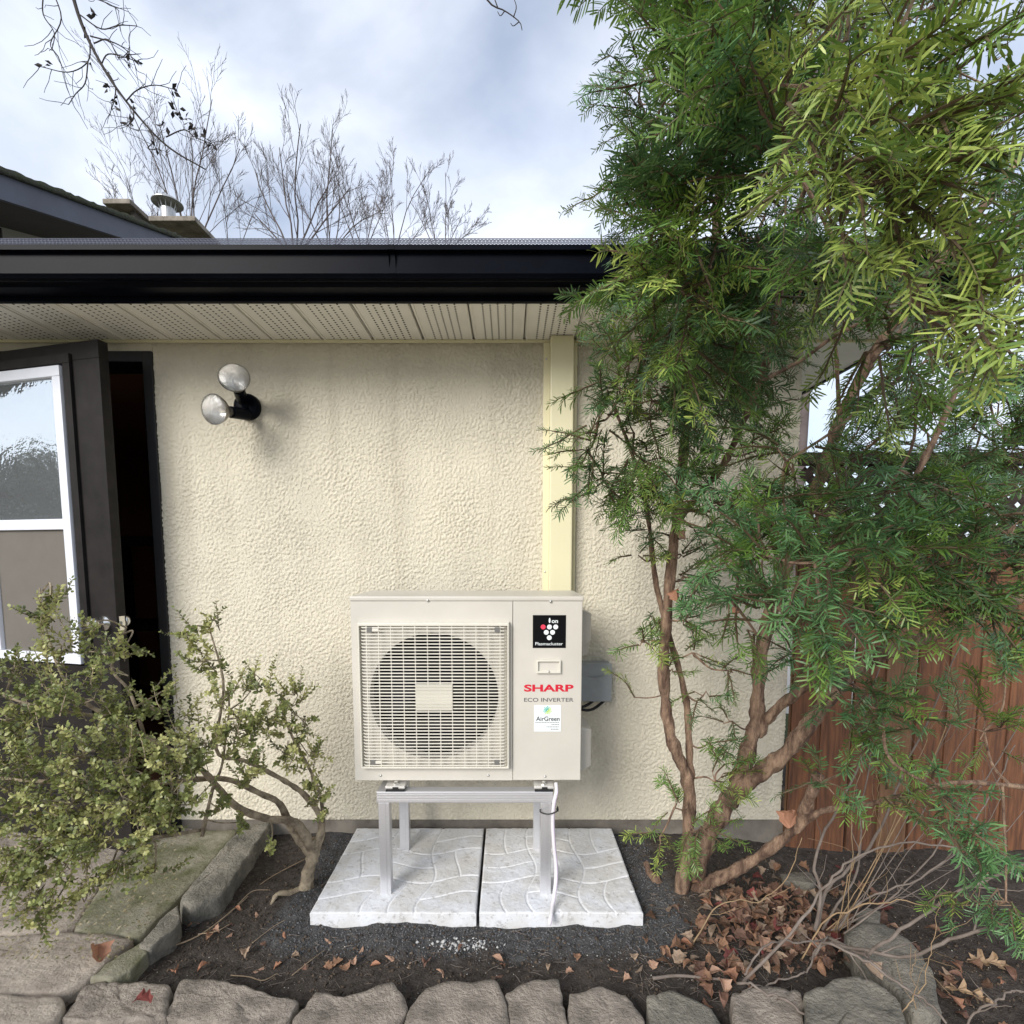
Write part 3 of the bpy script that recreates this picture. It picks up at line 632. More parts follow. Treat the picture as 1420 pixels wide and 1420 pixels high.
for px, py in ((593, 832.5), (763.5, 834), (527.7, 1075.7), (677, 1075.7), (756, 1077)):
    c = atY(px, py, AY-.003); yb = AY-.0045 if py < 900 else AY-.0002
    b = MB(); b.lathe([(0, .0035), (.003, .003), (.0048, .0015), (.005, 0)], Matrix.Translation((c[0], yb, c[2])) @ Matrix.Rotation(R(90), 4, 'X'), 10); b.build('screw', M['screw'], hp, smooth=True)
def plate(x0, y0, x1, y1, name, m, parent, off=.0008, th=.0006, bev=0):
    a, c = atY(x0, y1, AY-off), atY(x1, y0, AY-off); b = MB(); b.box((a[0], AY-off, a[2]), (c[0], AY-off+th, c[2])); return b.build(name, m, parent, bev=bev)
def text(s, x0, x1, ytop, ybot, m, parent, name, off, bold=0, slant=0):
    cu = bpy.data.curves.new('t', 'FONT'); cu.body = s; cu.size = 1; cu.offset = bold; cu.fill_mode = 'FRONT'; cu.shear = slant
    ob = bpy.data.objects.new('t', cu); C.objects.link(ob); dg = bpy.context.evaluated_depsgraph_get()
    me = bpy.data.meshes.new_from_object(ob.evaluated_get(dg)); bpy.data.objects.remove(ob)
    co = np.array([v.co[:] for v in me.vertices]); lo, hi = co.min(0), co.max(0)
    a, c = atY(x0, ybot, AY-off), atY(x1, ytop, AY-off)
    q = np.zeros_like(co); q[:, 0] = a[0]+(co[:, 0]-lo[0])/(hi[0]-lo[0])*(c[0]-a[0]); q[:, 2] = a[2]+(co[:, 1]-lo[1])/(hi[1]-lo[1])*(c[2]-a[2]); q[:, 1] = AY-off
    b = MB(); b.add(q, [tuple(p.vertices) for p in me.polygons]); return b.build(name, m, parent)
def disc(cx, cy, rpx, m, parent, off, name='dot', sy=1):
    c = atY(cx, cy, AY-off); r = rpx/F*AY; th = np.arange(24)*2*math.pi/24
    return MB().add(np.stack([c[0]+r*np.cos(th), th*0+AY-off, c[2]+r*sy*np.sin(th)], -1), [tuple(range(24))[::-1]]).build(name, m, parent)
bl = plate(738.7, 853, 785, 898.6, 'badge', M['ink'], hp, .0012, .001)
for i, (cx, cy) in enumerate(((753.2, 869.4), (761.9, 869.4), (770.6, 869.4), (757.5, 876.9), (766.2, 876.9), (761.7, 884.3))):
    disc(cx, cy, 3.45, M['pink'] if i == 0 else M['paper'], bl, .0016)
text('on', 765, 773.8, 860, 864, M['paper'], bl, 'lettering', .0016, .02); disc(762.2, 860.4, 1.3, M['paper'], bl, .0016, 'flame', 2.8)
text('Plasmacluster', 742.3, 780.6, 890.6, 894.8, M['paper'], bl, 'lettering', .0016, .005)
text('SHARP', 726.8, 795.4, 949.2, 959.2, M['red'], hp, 'brand_lettering', .0008, .035)
text('ECO INVERTER', 726.8, 795.4, 967.8, 973.2, M['inkgrey'], hp, 'model_lettering', .0008, .008)
stk = plate(740.6, 978, 778, 1014.5, 'sticker', M['paper'], hp, .0012, .001)
text('AirGreen', 743.4, 776, 993.6, 999.8, M['ink'], stk, 'lettering', .0016, .01)
for (a, c_, yy, hh) in ((742.5, 776.4, 1001.8, .8), (764.8, 776.4, 1004.9, .9), (757.8, 776.4, 1008, .9), (764, 776.4, 1011.2, 1.0)):
    for i in range(int((c_-a)/2.2)): plate(a+i*2.2, yy-hh/2, a+i*2.2+1.5, yy+hh/2, 'small_print', M['inkgrey'], stk, .0016, .0003)
for k in range(14):
    a = k*math.pi/7+.2; cc = atY(759.3, 985, AY-.0016); r0, r1 = .002, .0165*(1 if k % 2 else .85); up = math.sin(a-.9) > 0
    d = np.array([math.cos(a), 0, math.sin(a)]); s = np.array([-d[2], 0, d[0]])
    MB().add([cc+d*r0-s*.0008, cc+d*r1-s*.0016, cc+d*r1+s*.0016, cc+d*r0+s*.0008], [(0, 1, 2, 3), (3, 2, 1, 0)][:1]).build('logo_ray', M['teal'] if (math.cos(a+.6) < 0) else M['lime'], stk)
# recessed handle
h0, h1 = atY(743.8, 933, AY), atY(777.4, 914.8, AY)
b = MB(); q = .006
fo_ = [(h0[0], h0[2]), (h1[0], h0[2]), (h1[0], h1[2]), (h0[0], h1[2])]; fi = [(h0[0]+q, h0[2]+q*1.4), (h1[0]-q, h0[2]+q*1.4), (h1[0]-q, h1[2]-q*.9), (h0[0]+q, h1[2]-q*.9)]
V = [(x, AY-.0003, z) for x, z in fo_]+[(x, AY-.011, z) for x, z in fo_]+[(x, AY-.011, z) for x, z in fi]+[(x+0, AY-.0008, z) for x, z in fi]
Fq = []
for l_ in range(3): Fq += [(l_*4+j, l_*4+(j+1) % 4, l_*4+4+(j+1) % 4, l_*4+4+j) for j in range(4)]
hd = b.add(V, Fq).build('handle', M['grille'], hp, bev=.0012)
hs = MB(); hs.add([(fi[0][0], AY-.0035, fi[0][1]), (fi[1][0], AY-.0035, fi[1][1]), (fi[1][0], AY-.0009, fi[2][1]), (fi[0][0], AY-.0009, fi[2][1])], [(0, 1, 2, 3)]).build('recess', M['casing'], hd)
c = atY(761, 930.5, AY); b = MB(); b.lathe([(0, .003), (.003, .0025), (.0038, 0)], Matrix.Translation((c[0], AY-.011, c[2])) @ Matrix.Rotation(R(90), 4, 'X'), 10); b.build('screw', M['screw'], hd, smooth=True)
# valve covers on the end
def cover(ptop, pbot, xo, y0, y1, name, slope):
    a = atY(820, ptop, y0+.04)[2]; c_ = atY(820, pbot, y0+.04)[2]; x0 = ax1+.0005; h = a-c_
    b = MB(); b.add([(x0, y0, c_), (x0, y1, c_), (x0, y1, a), (x0, y0, a), (x0+xo, y0+.035, c_+slope), (x0+xo, y1-.03, c_+slope), (x0+xo, y1-.03, a-.02), (x0+xo, y0+.035, a-.02)], [(0, 4, 7, 3), (4, 5, 6, 7), (5, 1, 2, 6), (3, 7, 6, 2), (0, 1, 5, 4), (3, 2, 1, 0)])
    return b.build(name, M['casing'], hp, bev=.006)
cover(843, 899, .046, AY+.06, AY+.26, 'valve_cover', .030); cover(880, 909, .040, AY+.075, AY+.25, 'valve_cover', .008); cover(1004, 1066, .052, AY+.05, AY+.26, 'valve_cover', .012)

# drain hose and cable tie
hz0 = atY(769, 1096, FY+.02)
hpth = [(771, 1086, FY+.02), (771.5, 1098, FY-.005), (768, 1115, FY-.012), (766.5, 1140, FY-.012), (768, 1170, FY-.02), (771, 1200, FY-.03), (770.5, 1225, FY-.05), (767, 1250, FY-.075)]
pts = [atY(*q) for q in hpth] + [atZ(764, 1270, .004), atZ(761.5, 1282, -.018)]
def spline(pts, n=60):
    P = np.asarray(pts, float); m = len(P); P = np.vstack([2*P[0]-P[1], P, 2*P[-1]-P[-2]]); out = []
    for t in np.linspace(0, m-1-1e-6, n):
        i = int(t); f = t-i; a, b_, c_, d = P[i:i+4]
        out.append(.5*((2*b_)+(-a+c_)*f+(2*a-5*b_+4*c_-d)*f*f+(-a+3*b_-3*c_+d)*f**3))
    return np.array(out)
hs_ = thing('drain_hose', pts[-1], 'clear vinyl drain hose hanging down a stand leg onto the slab', 'hose')
sp = spline(pts, 70); MB().tube(sp, .0072, 12).build('tube', M['hose'], hs_, smooth=True)
MB().tube(sp+np.array([.004, -.0066, 0]), .0016, 5).build('stripe', M['hoseline'], hs_, smooth=True)
tie = thing('cable_tie', atY(760, 1124, FY), 'black cable tie binding the drain hose to the stand leg', 'cable tie')
c0 = atY(749, 1122, FY-.002); c1 = atY(773, 1123, FY-.02)
MB().tube(spline([c0, c0+[.003, -.006, -.010], (c0+c1)/2+[0, -.012, -.012], c1+[0, -.004, -.002], c1+[.002, .02, .002]], 20), .0024, 6).build('strap', M['rubber'], tie)
MB().box(c1-.004, c1+.004).build('head', M['rubber'], tie)

# ------------------------------------------------------------------ fence
FYF = 2.43
zr = atY(1250, 628, FYF)[2]; zl0 = atY(1250, 752, FYF)[2]
fence = thing('wooden_fence', (2.2, FYF, -.15), 'red brown cedar board fence with lattice top beside the stucco wall', 'fence')
x = HX1+.012; k = 0; protos = {}
gapx = atY(1100, 950, FYF)[0]
edges = [(x, gapx-.004)]
x = gapx+.004
while x < 4.2: edges += [(x, x+.134), (x+.1355, x+.2695)]; x += .2875
for i, (xa, xb) in enumerate(edges):
    b = MB(); zz = -.16-.02*rng.random(); y0 = FYF+.006*(rng.random()-.5)+(.008 if i % 2 else 0)
    b.box((xa, y0, zz), (xb, y0+.018, zl0-.04)); b.build('board', M['fence_tan'] if i == 0 or i % 7 == 4 else M['fence'], fence, bev=.002)
def frail(z0, z1, y0, y1, nm, m): b = MB(); b.box((HX1+.012, y0, z0), (4.2, y1, z1)); return b.build(nm, m, fence, bev=.003)
frail(zr-.05, zr, FYF-.02, FYF+.05, 'top_rail', M['lattice']); frail(zl0-.045, zl0, FYF-.02, FYF+.05, 'middle_rail', M['lattice'])
frail(.08, .165, FYF+.03, FYF+.07, 'bottom_rail', M['fence_grey'])
for xp in (2.55,): b = MB(); b.box((xp, FYF+.072, -.2), (xp+.09, FYF+.16, zr)); b.build('post', M['fence'], fence, bev=.003)
hL = zr-.05-zl0
x = HX1-.35
while x < 4.15:
    for s in (1, -1):
        xa, xb = (x, x+hL) if s > 0 else (x+hL, x)
        t0 = 0; a = np.array([xa, zl0]); c_ = np.array([xb, zl0+hL]); xlim = HX1+.015
        if min(xa, xb) < xlim:
            if max(xa, xb) < xlim+.03: continue
            if xa < xb: f = (xlim-xa)/(xb-xa); a = a+(c_-a)*f
            else: f = (xa-xlim)/(xa-xb); c_ = a+(c_-a)*f
        d = (c_-a)/np.linalg.norm(c_-a); nrm = np.array([-d[1], d[0]])*.0185; y0 = FYF+(.004 if s > 0 else .0125)
        q = [a-nrm, c_-nrm, c_+nrm, a+nrm]; V = [(p[0], y0, p[1]) for p in q]+[(p[0], y0+.008, p[1]) for p in q]
        MB().add(V, [(0, 1, 2, 3), (7, 6, 5, 4), (0, 4, 5, 1), (1, 5, 6, 2), (2, 6, 7, 3), (3, 7, 4, 0)]).build('lattice_slat', M['lattice'], fence)
    x += .086

# ------------------------------------------------------------------ house behind, chimneys, neighbour
mh = thing('taller_house', (-4.6, 6, -.14), 'taller house behind with slate blue rake board and mossy roof edge', 'house')
p0 = atY(0, 232, 3.9); XR = p0[0]; p1 = np.array(ray(262, 332)); tY = XR/p1[0]; p1 = O+p1*tY
dr = (p1-p0)/(p1[1]-p0[1]); A0 = p0-dr*1.2; A1 = p0+dr*5.2
fw = atY(0, 277, 3.9); fwd = p0[2]-fw[2]
def rake(x0, x1, ztop_off, zbot_off, name, m, parent=mh, bev=0):
    V = []
    for q in (A0, A1):
        for x in (x0, x1):
            V += [(x, q[1], q[2]+zbot_off), (x, q[1], q[2]+ztop_off)]
    return MB().add(V, [(0, 1, 3, 2), (4, 6, 7, 5), (0, 2, 6, 4), (1, 5, 7, 3), (0, 4, 5, 1), (2, 3, 7, 6)]).build(name, m, parent, bev=bev)
rake(XR-.04, XR, -.045, -fwd, 'rake_board', M['bluepaint'])
rake(XR-.75, XR-.042, -fwd+.03, -fwd+.012, 'rake_soffit', M['darksoffit'])
# roof covering with a lumpy mossy edge
nx_, ny_ = 14, 160; V = []
for i in range(nx_):
    for j in range(ny_):
        t = j/(ny_-1); q = A0*(1-t)+A1*t; x = XR+.03-3.2*(i/(nx_-1))**2
        V.append((x, q[1], q[2]-.045+.02))
V = np.array(V); V[:, 2] += vn(V, 6)*.022+vn(V, 22, 2)*.022
top = V.copy(); bot = V.copy(); bot[:, 2] = np.repeat([[0]], len(V)); tt = np.tile(np.linspace(0, 1, ny_), nx_)
bot[:, 2] = (A0[2]*(1-tt)+A1[2]*tt)-.044
fcs = grid_faces(nx_, ny_).tolist(); nV = len(V); fcs += [tuple(nV+k for k in q[::-1]) for q in fcs]
fcs += [(j, j+1, nV+j+1, nV+j) for j in range(ny_-1)]
rfm = MB().add(np.vstack([top, bot]), fcs).build('roof', M['moss'], mh, smooth=True)
V = [(XR-.75, A0[1]+.4, -.14), (XR-.75, A1[1], -.14), (XR-.75, A1[1], A1[2]-fwd+.02), (XR-.75, A0[1]+.4, A0[2]+dr[2]*.4-fwd+.02)]; V += [(x-2.4, y, z) for x, y, z in V]
MB().add(V, [(0, 1, 2, 3), (7, 6, 5, 4), (0, 3, 7, 4), (1, 5, 6, 2)]).build('wall', M['beigewall'], mh)
for k in range(9):
    y = A0[1]+.9+k*.55; MB().box((XR-.752, y, 1.5), (XR-.738, y+.012, A0[2]+dr[2]*(y-A0[1])-fwd+.0)).build('siding_seam', M['darksoffit'], mh)
def roofz(y): return p0[2]+dr[2]*(y-p0[1])
YC = 7.6
def boxpx(x0, y0, x1, y1, Y, dep): a, c_ = atY(x0, y1, Y), atY(x1, y0, Y); return (a[0], Y, a[2]), (c_[0], Y+dep, c_[2])
ch = MB(); a, c_ = boxpx(243, 316, 275, 345, YC+.1, .6); ch.box((a[0]-.05, a[1]-.02, roofz(YC)-.9), c_); co = ch.build('chimney', M['concrete'], mh)
b = MB(); a, c_ = boxpx(206, 299, 268, 306, YC-.35, 1.25); b.box((a[0], a[1], a[2]), (c_[0]+.02, c_[1], c_[2])); b.build('chimney_cap', M['concrete'], co, bev=.01)
fp = atY(233, 297, YC+.2); rr = 19/F*YC
b = MB(); b.lathe([(.09, -.5), (.09, .06), (.08, .06)], Matrix.Translation(fp)); b.build('flue', M['galv'], co)
b = MB(); b.lathe([(0, .22), (rr*.6, .195), (rr, .14), (rr, .13), (rr*.6, .155), (0, .17)], Matrix.Translation(fp), 28); b.build('rain_cap', M['galv'], co)
for k in range(10):
    t = k*math.pi/5; b = MB(); b.tube([fp+[.085*math.cos(t), .085*math.sin(t), .04], fp+[.12*math.cos(t), .12*math.sin(t), .16]], .006, 4); b.build('cap_strut', M['galv'], co)
b = MB(); a, c_ = boxpx(148, 284, 186, 305, YC, .5); b.box((a[0], a[1], a[2]-.3), (a[0]+.10, c_[1], c_[2])); b.box((c_[0]-.05, a[1], a[2]-.3), c_); b.box((a[0]+.11, a[1]+.3, a[2]-.3), (c_[0]-.06, c_[1]-.01, c_[2])); vt = b.build('vent_stack', M['darksoffit'], mh)
b = MB(); a, c_ = boxpx(142, 275, 180, 282, YC-.15, .95); b.box(a, c_); b.build('vent_cap', M['concrete'], vt, bev=.01)

# ------------------------------------------------------------------ bare trees
def nrm(v): return v/(np.linalg.norm(v)+1e-9)
def grow(mb, p, d, length, r, lev, maxlev, rg, up=.25, ang=.55, ratio=.55, nch=5, sides=5, jit=.12, tips=None, first=.3, rmin=.003):
    n = max(3, int(5-lev*.5)+1); P = [p]; dd = d.copy()
    for i in range(n): dd = nrm(dd+rg.normal(0, jit, 3)+np.array([0, 0, up*.2])); P.append(P[-1]+dd*length/n)
    P = np.array(P); rad = np.linspace(r, max(r*.42, rmin), n+1) if lev < maxlev else np.linspace(r, rmin*.7, n+1)
    mb.tube(P, rad, max(3, sides-lev), False)
    if lev >= maxlev:
        if tips is not None: tips.append((P[-1], dd))
        return
    m = max(2, int(nch*(.8+.4*rg.random())))
    for k in range(m):
        t = first+(1-first)*(k+rg.random()*.8)/m; t = min(t, .99); i = min(int(t*n), n-1); f = t*n-i
        q = P[i]*(1-f)+P[i+1]*f; tg = nrm(P[i+1]-P[i]); s = nrm(np.cross(tg, rg.normal(0, 1, 3)))
        a = ang*(.7+.6*rg.random()); cd = nrm(tg*math.cos(a)+s*math.sin(a)+np.array([0, 0, up]))
        rr_ = max(rad[i]*.5, rmin)
        grow(mb, q, cd, length*ratio*(1.15-.55*t)*(.8+.4*rg.random()), rr_, lev+1, maxlev, rg, up, ang, ratio, nch, sides, jit, tips, .25, rmin)
def bare_tree(pxb, pxtop, Y, spread, label, seed, nlimb=5, rt=.10, lean=0, split=.5, rmin=.0032):
    rg = np.random.default_rng(seed); zb_ = atY(pxb, 338, Y); ztp = atY(pxb+lean, pxtop, Y)
    base = np.array([zb_[0], Y, -.14]); root = thing('bare_tree', base, label, 'tree', 'bare trees behind the bungalow')
    fork = np.array([zb_[0], Y, zb_[2]-split])
    b = MB(); b.tube(spline([base, base*.5+fork*.5+[.1, 0, 0], fork], 12), np.linspace(rt*1.6, rt, 12), 8); b.build('trunk', M['bark_far'], root, smooth=True)
    H = ztp[2]-fork[2]; cr = MB()
    for k in range(nlimb):
        a = (k/(max(1, nlimb-1))-.5)*2 if nlimb > 1 else 0
        d = nrm(np.array([a*spread+lean/F*Y/H, rg.normal(0, .25), 1.0])); ln = H*(.86-.2*abs(a))*(.92+.1*rg.random())
        grow(cr, fork+rg.normal(0, .03, 3), d, ln*1.0, rt*.22, 0, 3, rg, .14, .52, .46, 6, 5, .08, None, .15, rmin)
    cr.build('branches', M['bark_far'], root, smooth=True)
T_ = [(266, 82, 12, .30, 'tall slender bare tree rising behind the round chimney cap', 1, 5, .085, 0, .4), (205, 190, 13, .35, 'small bare tree behind the flat chimney vent', 12, 3, .05, -20, .4),
      (320, 165, 13, .25, 'thin bare tree leaning behind the concrete chimney cap', 2, 2, .05, 18, .4), (405, 150, 12, .75, 'broad fan shaped bare tree, largest crown above the gutter', 3, 6, .10, 5, .3),
      (455, 172, 14, .55, 'dense bare tree right of the broad fan shaped one above the gutter', 4, 5, .08, 15, .4), (500, 195, 14, .5, 'upright bare tree in the middle of the clump above the gutter', 5, 4, .07, 15, .4),
      (545, 185, 13, .45, 'slim bare tree with one long leading shoot above the gutter', 6, 4, .06, 30, .4), (610, 225, 13, .65, 'low spreading bare tree at the end of the clump nearest the yew', 7, 5, .06, 30, .4)]
for t in T_: bare_tree(*t)
bare_tree(1120, 470, 11, .5, 'bare tree seen through the yew beyond the fence', 31, 6, .07, 0, -3.0)

# big tree out of frame on the left whose bough hangs over the roof (also mirrored in the door pane)
rg = np.random.default_rng(55)
bt = thing('overhanging_tree', (-6.6, -.4, -.14), 'bare tree whose drooping twiggy bough hangs over the roof', 'tree')
b = MB(); b.tube(spline([(-6.6, -.4, -.14), (-6.5, -.3, 2), (-6.45, -.25, 3.8)], 12), np.linspace(.2, .14, 12), 9); b.build('trunk', M['bark_near'], bt, smooth=True)
cr = MB(); tips = []
for d, ln in (((.3, -.4, .9), 3.0), ((-.5, .3, .9), 3.0), ((-.2, -.6, .7), 2.6), ((.1, .3, 1), 3.2), ((-.7, -.5, .6), 2.4)):
    grow(cr, np.array([-6.45, -.25, 3.7]), nrm(np.array(d)), ln, .085, 0, 3, rg, .1, .6, .5, 5, 6, .12, None, .2, .006)
B = [atY(88, -60, 3.6), atY(112, 30, 3.6), atY(150, 105, 3.6), atY(195, 165, 3.62), atY(235, 205, 3.65), atY(285, 235, 3.7)]
lim = spline([(-6.45, -.25, 3.7), (-5.6, 1.0, 4.9), (-4.2, 2.6, 5.5)]+[B[0]], 24); cr.tube(lim, np.linspace(.09, .02, 24), 7)
bg_ = MB(); main = spline(B, 30); bg_.tube(main, np.linspace(.011, .004, 30), 6); tips = []
def twigpx(pts, r0=.0042, Y=3.6, dep=0):
    P = spline([atY(x, y, Y+dep*i/len(pts)) for i, (x, y) in enumerate(pts)], 16); bg_.tube(P, np.linspace(r0, .0022, 16), 5)
    for k in range(3, 16, 2):
        d = nrm(P[min(k+1, 15)]-P[k-1]); s = nrm(np.cross(d, rg.normal(0, 1, 3))); q = [P[k]]
        dd_ = nrm(d*.7+s*.8)
        for i in range(4): dd_ = nrm(dd_+rg.normal(0, .22, 3)+np.array([0, 0, -.02])); q.append(q[-1]+dd_*.035*(.6+rg.random()))
        bg_.tube(q, np.linspace(.0022, .0014, 5), 3, False); tips.append((q[-1], dd_))
for pts in ([(70, -20), (85, 25), (70, 60), (80, 78)], [(125, 55), (122, 85), (95, 100), (55, 92)], [(122, 85), (118, 115), (105, 130), (95, 145)], [(110, 20), (140, 40), (165, 35), (190, 36)], [(125, 50), (160, 60), (180, 75), (190, 98)],
            [(150, 100), (160, 120), (158, 140), (155, 150)], [(140, 90), (150, 75), (175, 80), (188, 85)], [(185, 150), (185, 165), (178, 175), (192, 182)], [(175, 140), (190, 125), (215, 118), (245, 125)], [(205, 175), (213, 195), (205, 205), (215, 208)],
            [(100, 0), (120, -5), (150, 5), (165, 15)], [(230, 190), (255, 180), (270, 190), (295, 200)], [(60, -10), (60, 20), (75, 45), (72, 70)], [(130, 60), (150, 55), (165, 80), (180, 70)]): twigpx(pts)
cr.build('branches', M['bark_near'], bt, smooth=True); bg_.build('bough', M['bark_near'], bt, smooth=True)
# dead leaves / seed clusters on the bough
dl = MB()
spots = [atY(x, y, 3.6) for x, y in ((132, 22), (120, 45), (62, 92), (122, 88), (158, 142), (178, 88), (150, 120), (185, 145), (192, 90), (240, 125), (242, 150), (248, 155), (258, 165), (262, 170), (272, 178), (285, 190), (293, 198), (215, 205), (160, 148), (178, 168), (228, 172))]
for q in spots:
    for k in range(4):
        u_ = nrm(rg.normal(0, 1, 3)); s = nrm(np.cross(u_, rg.normal(0, 1, 3))); l_ = .03+.02*rg.random(); o_ = q+rg.normal(0, .008, 3)
        dl.add([o_, o_+u_*l_*.5+s*l_*.25, o_+u_*l_, o_+u_*l_*.5-s*l_*.25+np.cross(u_, s)*.008], [(0, 1, 2), (0, 2, 3)])
dl.build('withered_leaves', M['bark_near'], bt, kind='stuff')
b = MB(); P = [atY(x, y, 3.3) for x, y in ((655, -30), (680, 5), (700, 15), (720, 30), (724, 42))]
ot = MB(); ot.tube(spline([(-4.2, 2.6, 5.5), (-2.0, 2.6, 6.1), (-.6, 3.0, 5.6)]+[P[0]], 24), np.linspace(.04, .006, 24), 5); ot.tube(spline(P, 12), np.linspace(.006, .002, 12), 4)
for q in (((690, 10), (684, -5), (676, -12)), ((712, 24), (716, 10), (712, -4)), ((700, 15), (694, 22), (690, 16)), ((720, 30), (712, 36), (708, 32))): ot.tube(spline([atY(x, y, 3.3) for x, y in q], 8), np.linspace(.0035, .0018, 8), 4)
ot.build('twig_end', M['bark_near'], bt, smooth=True)

# ------------------------------------------------------------------ foliage kit
class Leaves:
    def __init__(s): s.V = []; s.F = []; s.Cc = []; s.n = 0
    def add(s, V, F_, col):
        s.V.append(V); s.F.append(F_+s.n); s.Cc.append(col); s.n += len(V)
    def build(s, name, m, parent, kind='stuff', base=None): return big_mesh(name, np.concatenate(s.V), np.concatenate(s.F), m, parent, base=base, col=np.concatenate(s.Cc), kind=kind)
def frames(d, ref):
    s = np.cross(d, ref); s /= np.linalg.norm(s, axis=-1, keepdims=True)+1e-9
    return s, np.cross(s, d)
def needles(Lv, base, d, up, lens, wid, col, curve=.15):
    # base (n,3), d direction, up = blade normal; six-point blade, 4 triangles
    s = np.cross(d, up); s /= np.linalg.norm(s, axis=1, keepdims=True)+1e-9
    l_ = lens[:, None]; w_ = wid[:, None]; n = len(base)
    dn_ = up*(-curve)
    p = [base, base+d*l_*.22+s*w_*.5, base+d*l_*.22-s*w_*.5, base+(d*.80+dn_*.5)*l_+s*w_*.46, base+(d*.80+dn_*.5)*l_-s*w_*.46, base+(d+dn_)*l_]
    V = np.stack(p, 1).reshape(-1, 3); i = np.arange(n)[:, None]*6
    F_ = np.concatenate([i+np.array([[0, 1, 2]]), i+np.array([[1, 3, 2]]), i+np.array([[3, 4, 2]]), i+np.array([[3, 5, 4]])])
    Lv.add(V, F_, np.repeat(col, 6, 0))
TINTS = {0: ((.048, .110, .038), (.140, .250, .080)), 1: ((.085, .185, .036), (.250, .390, .075)), 2: ((.120, .215, .036), (.52, .61, .14)), 3: ((.065, .165, .060), (.190, .360, .130))}  # first pair: darker green painted in for shaded clumps at the back
def sprig(Lv, stems, p, d, nrm_, L_, tint, rg, nl=.024):
    # one shoot: stem with two flat ranks of needles
    n = int(L_/.0034); t = (np.arange(n)+.5)/n
    bend = nrm(rg.normal(0, 1, 3))*.18*L_ + np.array([0, 0, -.10*L_])
    P = p+d*(t[:, None]*L_)+bend*(t[:, None]**2)
    D = d+bend/L_*2*t[:, None]; D /= np.linalg.norm(D, axis=1, keepdims=True)
    S = np.cross(D, nrm_); S /= np.linalg.norm(S, axis=1, keepdims=True)+1e-9; U = np.cross(S, D)
    side = np.where(np.arange(n) % 2 == 0, 1., -1.)[:, None]
    fa_ = (.95-.45*t**2)[:, None]+rg.normal(0, .10, (n, 1))
    nd = S*side*fa_ + D*(1.05-fa_*.55) + U*(rg.normal(.18, .28, (n, 1)))
    nd /= np.linalg.norm(nd, axis=1, keepdims=True)
    ln = nl*(.62+.5*np.sin(np.pi*np.clip(t*.85+.12, 0, 1)))*(.85+.3*rg.random(n))
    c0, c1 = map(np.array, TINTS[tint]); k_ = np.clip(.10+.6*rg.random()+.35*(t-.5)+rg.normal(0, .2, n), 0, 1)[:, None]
    needles(Lv, P, nd, nrm_[None]+rg.normal(0, .3, (n, 3)), ln, np.full(n, nl*.115), c0*(1-k_)+c1*k_)
    stems.tube(P[::max(1, n//4)], np.linspace(.0016, .0007, len(P[::max(1, n//4)])), 3, False, col=(.10, .085, .035) if tint != 3 else (.06, .09, .035))
def spray(Lv, stems, p, d, L_, tint, rg, nl=.024, dens=1.0):
    # a flat branchlet: axis with alternate side shoots
    nrm_ = nrm(np.array([0, 0, 1.0])+rg.normal(0, .45, 3)); s = nrm(np.cross(d, nrm_)); nrm_ = np.cross(s, d)
    n = max(3, int(L_/.026*dens)); pts = [p]; dd_ = d.copy()
    for k in range(n):
        dd_ = nrm(dd_+rg.normal(0, .09, 3)+np.array([0, 0, -.05])); pts.append(pts[-1]+dd_*L_/n)
        if k > 0:
            sg = 1 if k % 2 else -1
            sprig(Lv, stems, pts[-1], nrm(dd_*.75+s*sg*(.55+.25*rg.random())+rg.normal(0, .15, 3)), nrm_, L_*(.34+.22*rg.random())*(1-.35*k/n), tint, rg, nl)
    sprig(Lv, stems, pts[-1], dd_, nrm_, L_*.42, tint, rg, nl)
    if len(pts) > 2: sprig(Lv, stems, pts[0], d, nrm_, L_*.8, tint, rg, nl)
    stems.tube(pts, np.linspace(.0032, .0016, len(pts)), 4, False, col=(.11, .07, .04))

# ------------------------------------------------------------------ yew
rg = np.random.default_rng(21)
yb = atZ(948, 1238, -.02)
yew = thing('yew_tree', yb, 'large green yew with several leaning stems beside the fence', 'tree')
limbs = []
def limb(pts, r0, r1, name, n=40, sides=9):
    n = n*3; P = spline([atY(*q) for q in pts], n); rad = .76*np.linspace(r0, r1, n)*(1+.10*np.sin(np.arange(n)*.6))
    limbs.append((P, rad)); b = MB(); sides = sides+5; b.tube(P, rad, sides, True); v = b.v[-1]
    v += (v-np.repeat(P, sides, 0))*((vn(v*[1, 1, .3], 110)-.5)*.5+(vn(v*[1, 1, .5], 55, 7)-.5)*.3+(vn(v, 24, 3)-.5)*.28)[:, None]; b.build(name, M['yewbark'], yew, smooth=True); return P
limb([(938, 1262, 1.97), (947, 1215, 1.97), (955, 1150, 1.97), (954, 1086, 1.96), (930, 1019, 1.94), (921, 943, 1.93), (925, 847, 1.92), (937, 727, 1.90), (949, 620, 1.88), (965, 507, 1.85), (976, 418, 1.80), (990, 340, 1.78), (1000, 200, 1.75), (1010, 60, 1.72), (1015, -60, 1.72)], .034, .010, 'stem', 70)
limb([(937, 727, 1.90), (965, 690, 1.86), (999, 651, 1.80), (1020, 610, 1.74), (1053, 530, 1.64), (1076, 437, 1.54), (1104, 298, 1.42), (1146, 200, 1.30), (1190, 100, 1.25)], .016, .006, 'limb', 50)
limb([(957, 1080, 1.96), (955, 1030, 1.99), (951, 967, 2.0), (925, 870, 2.0), (908, 800, 1.99), (899, 718, 1.97), (880, 640, 1.9), (850, 560, 1.8)], .020, .007, 'limb', 40)
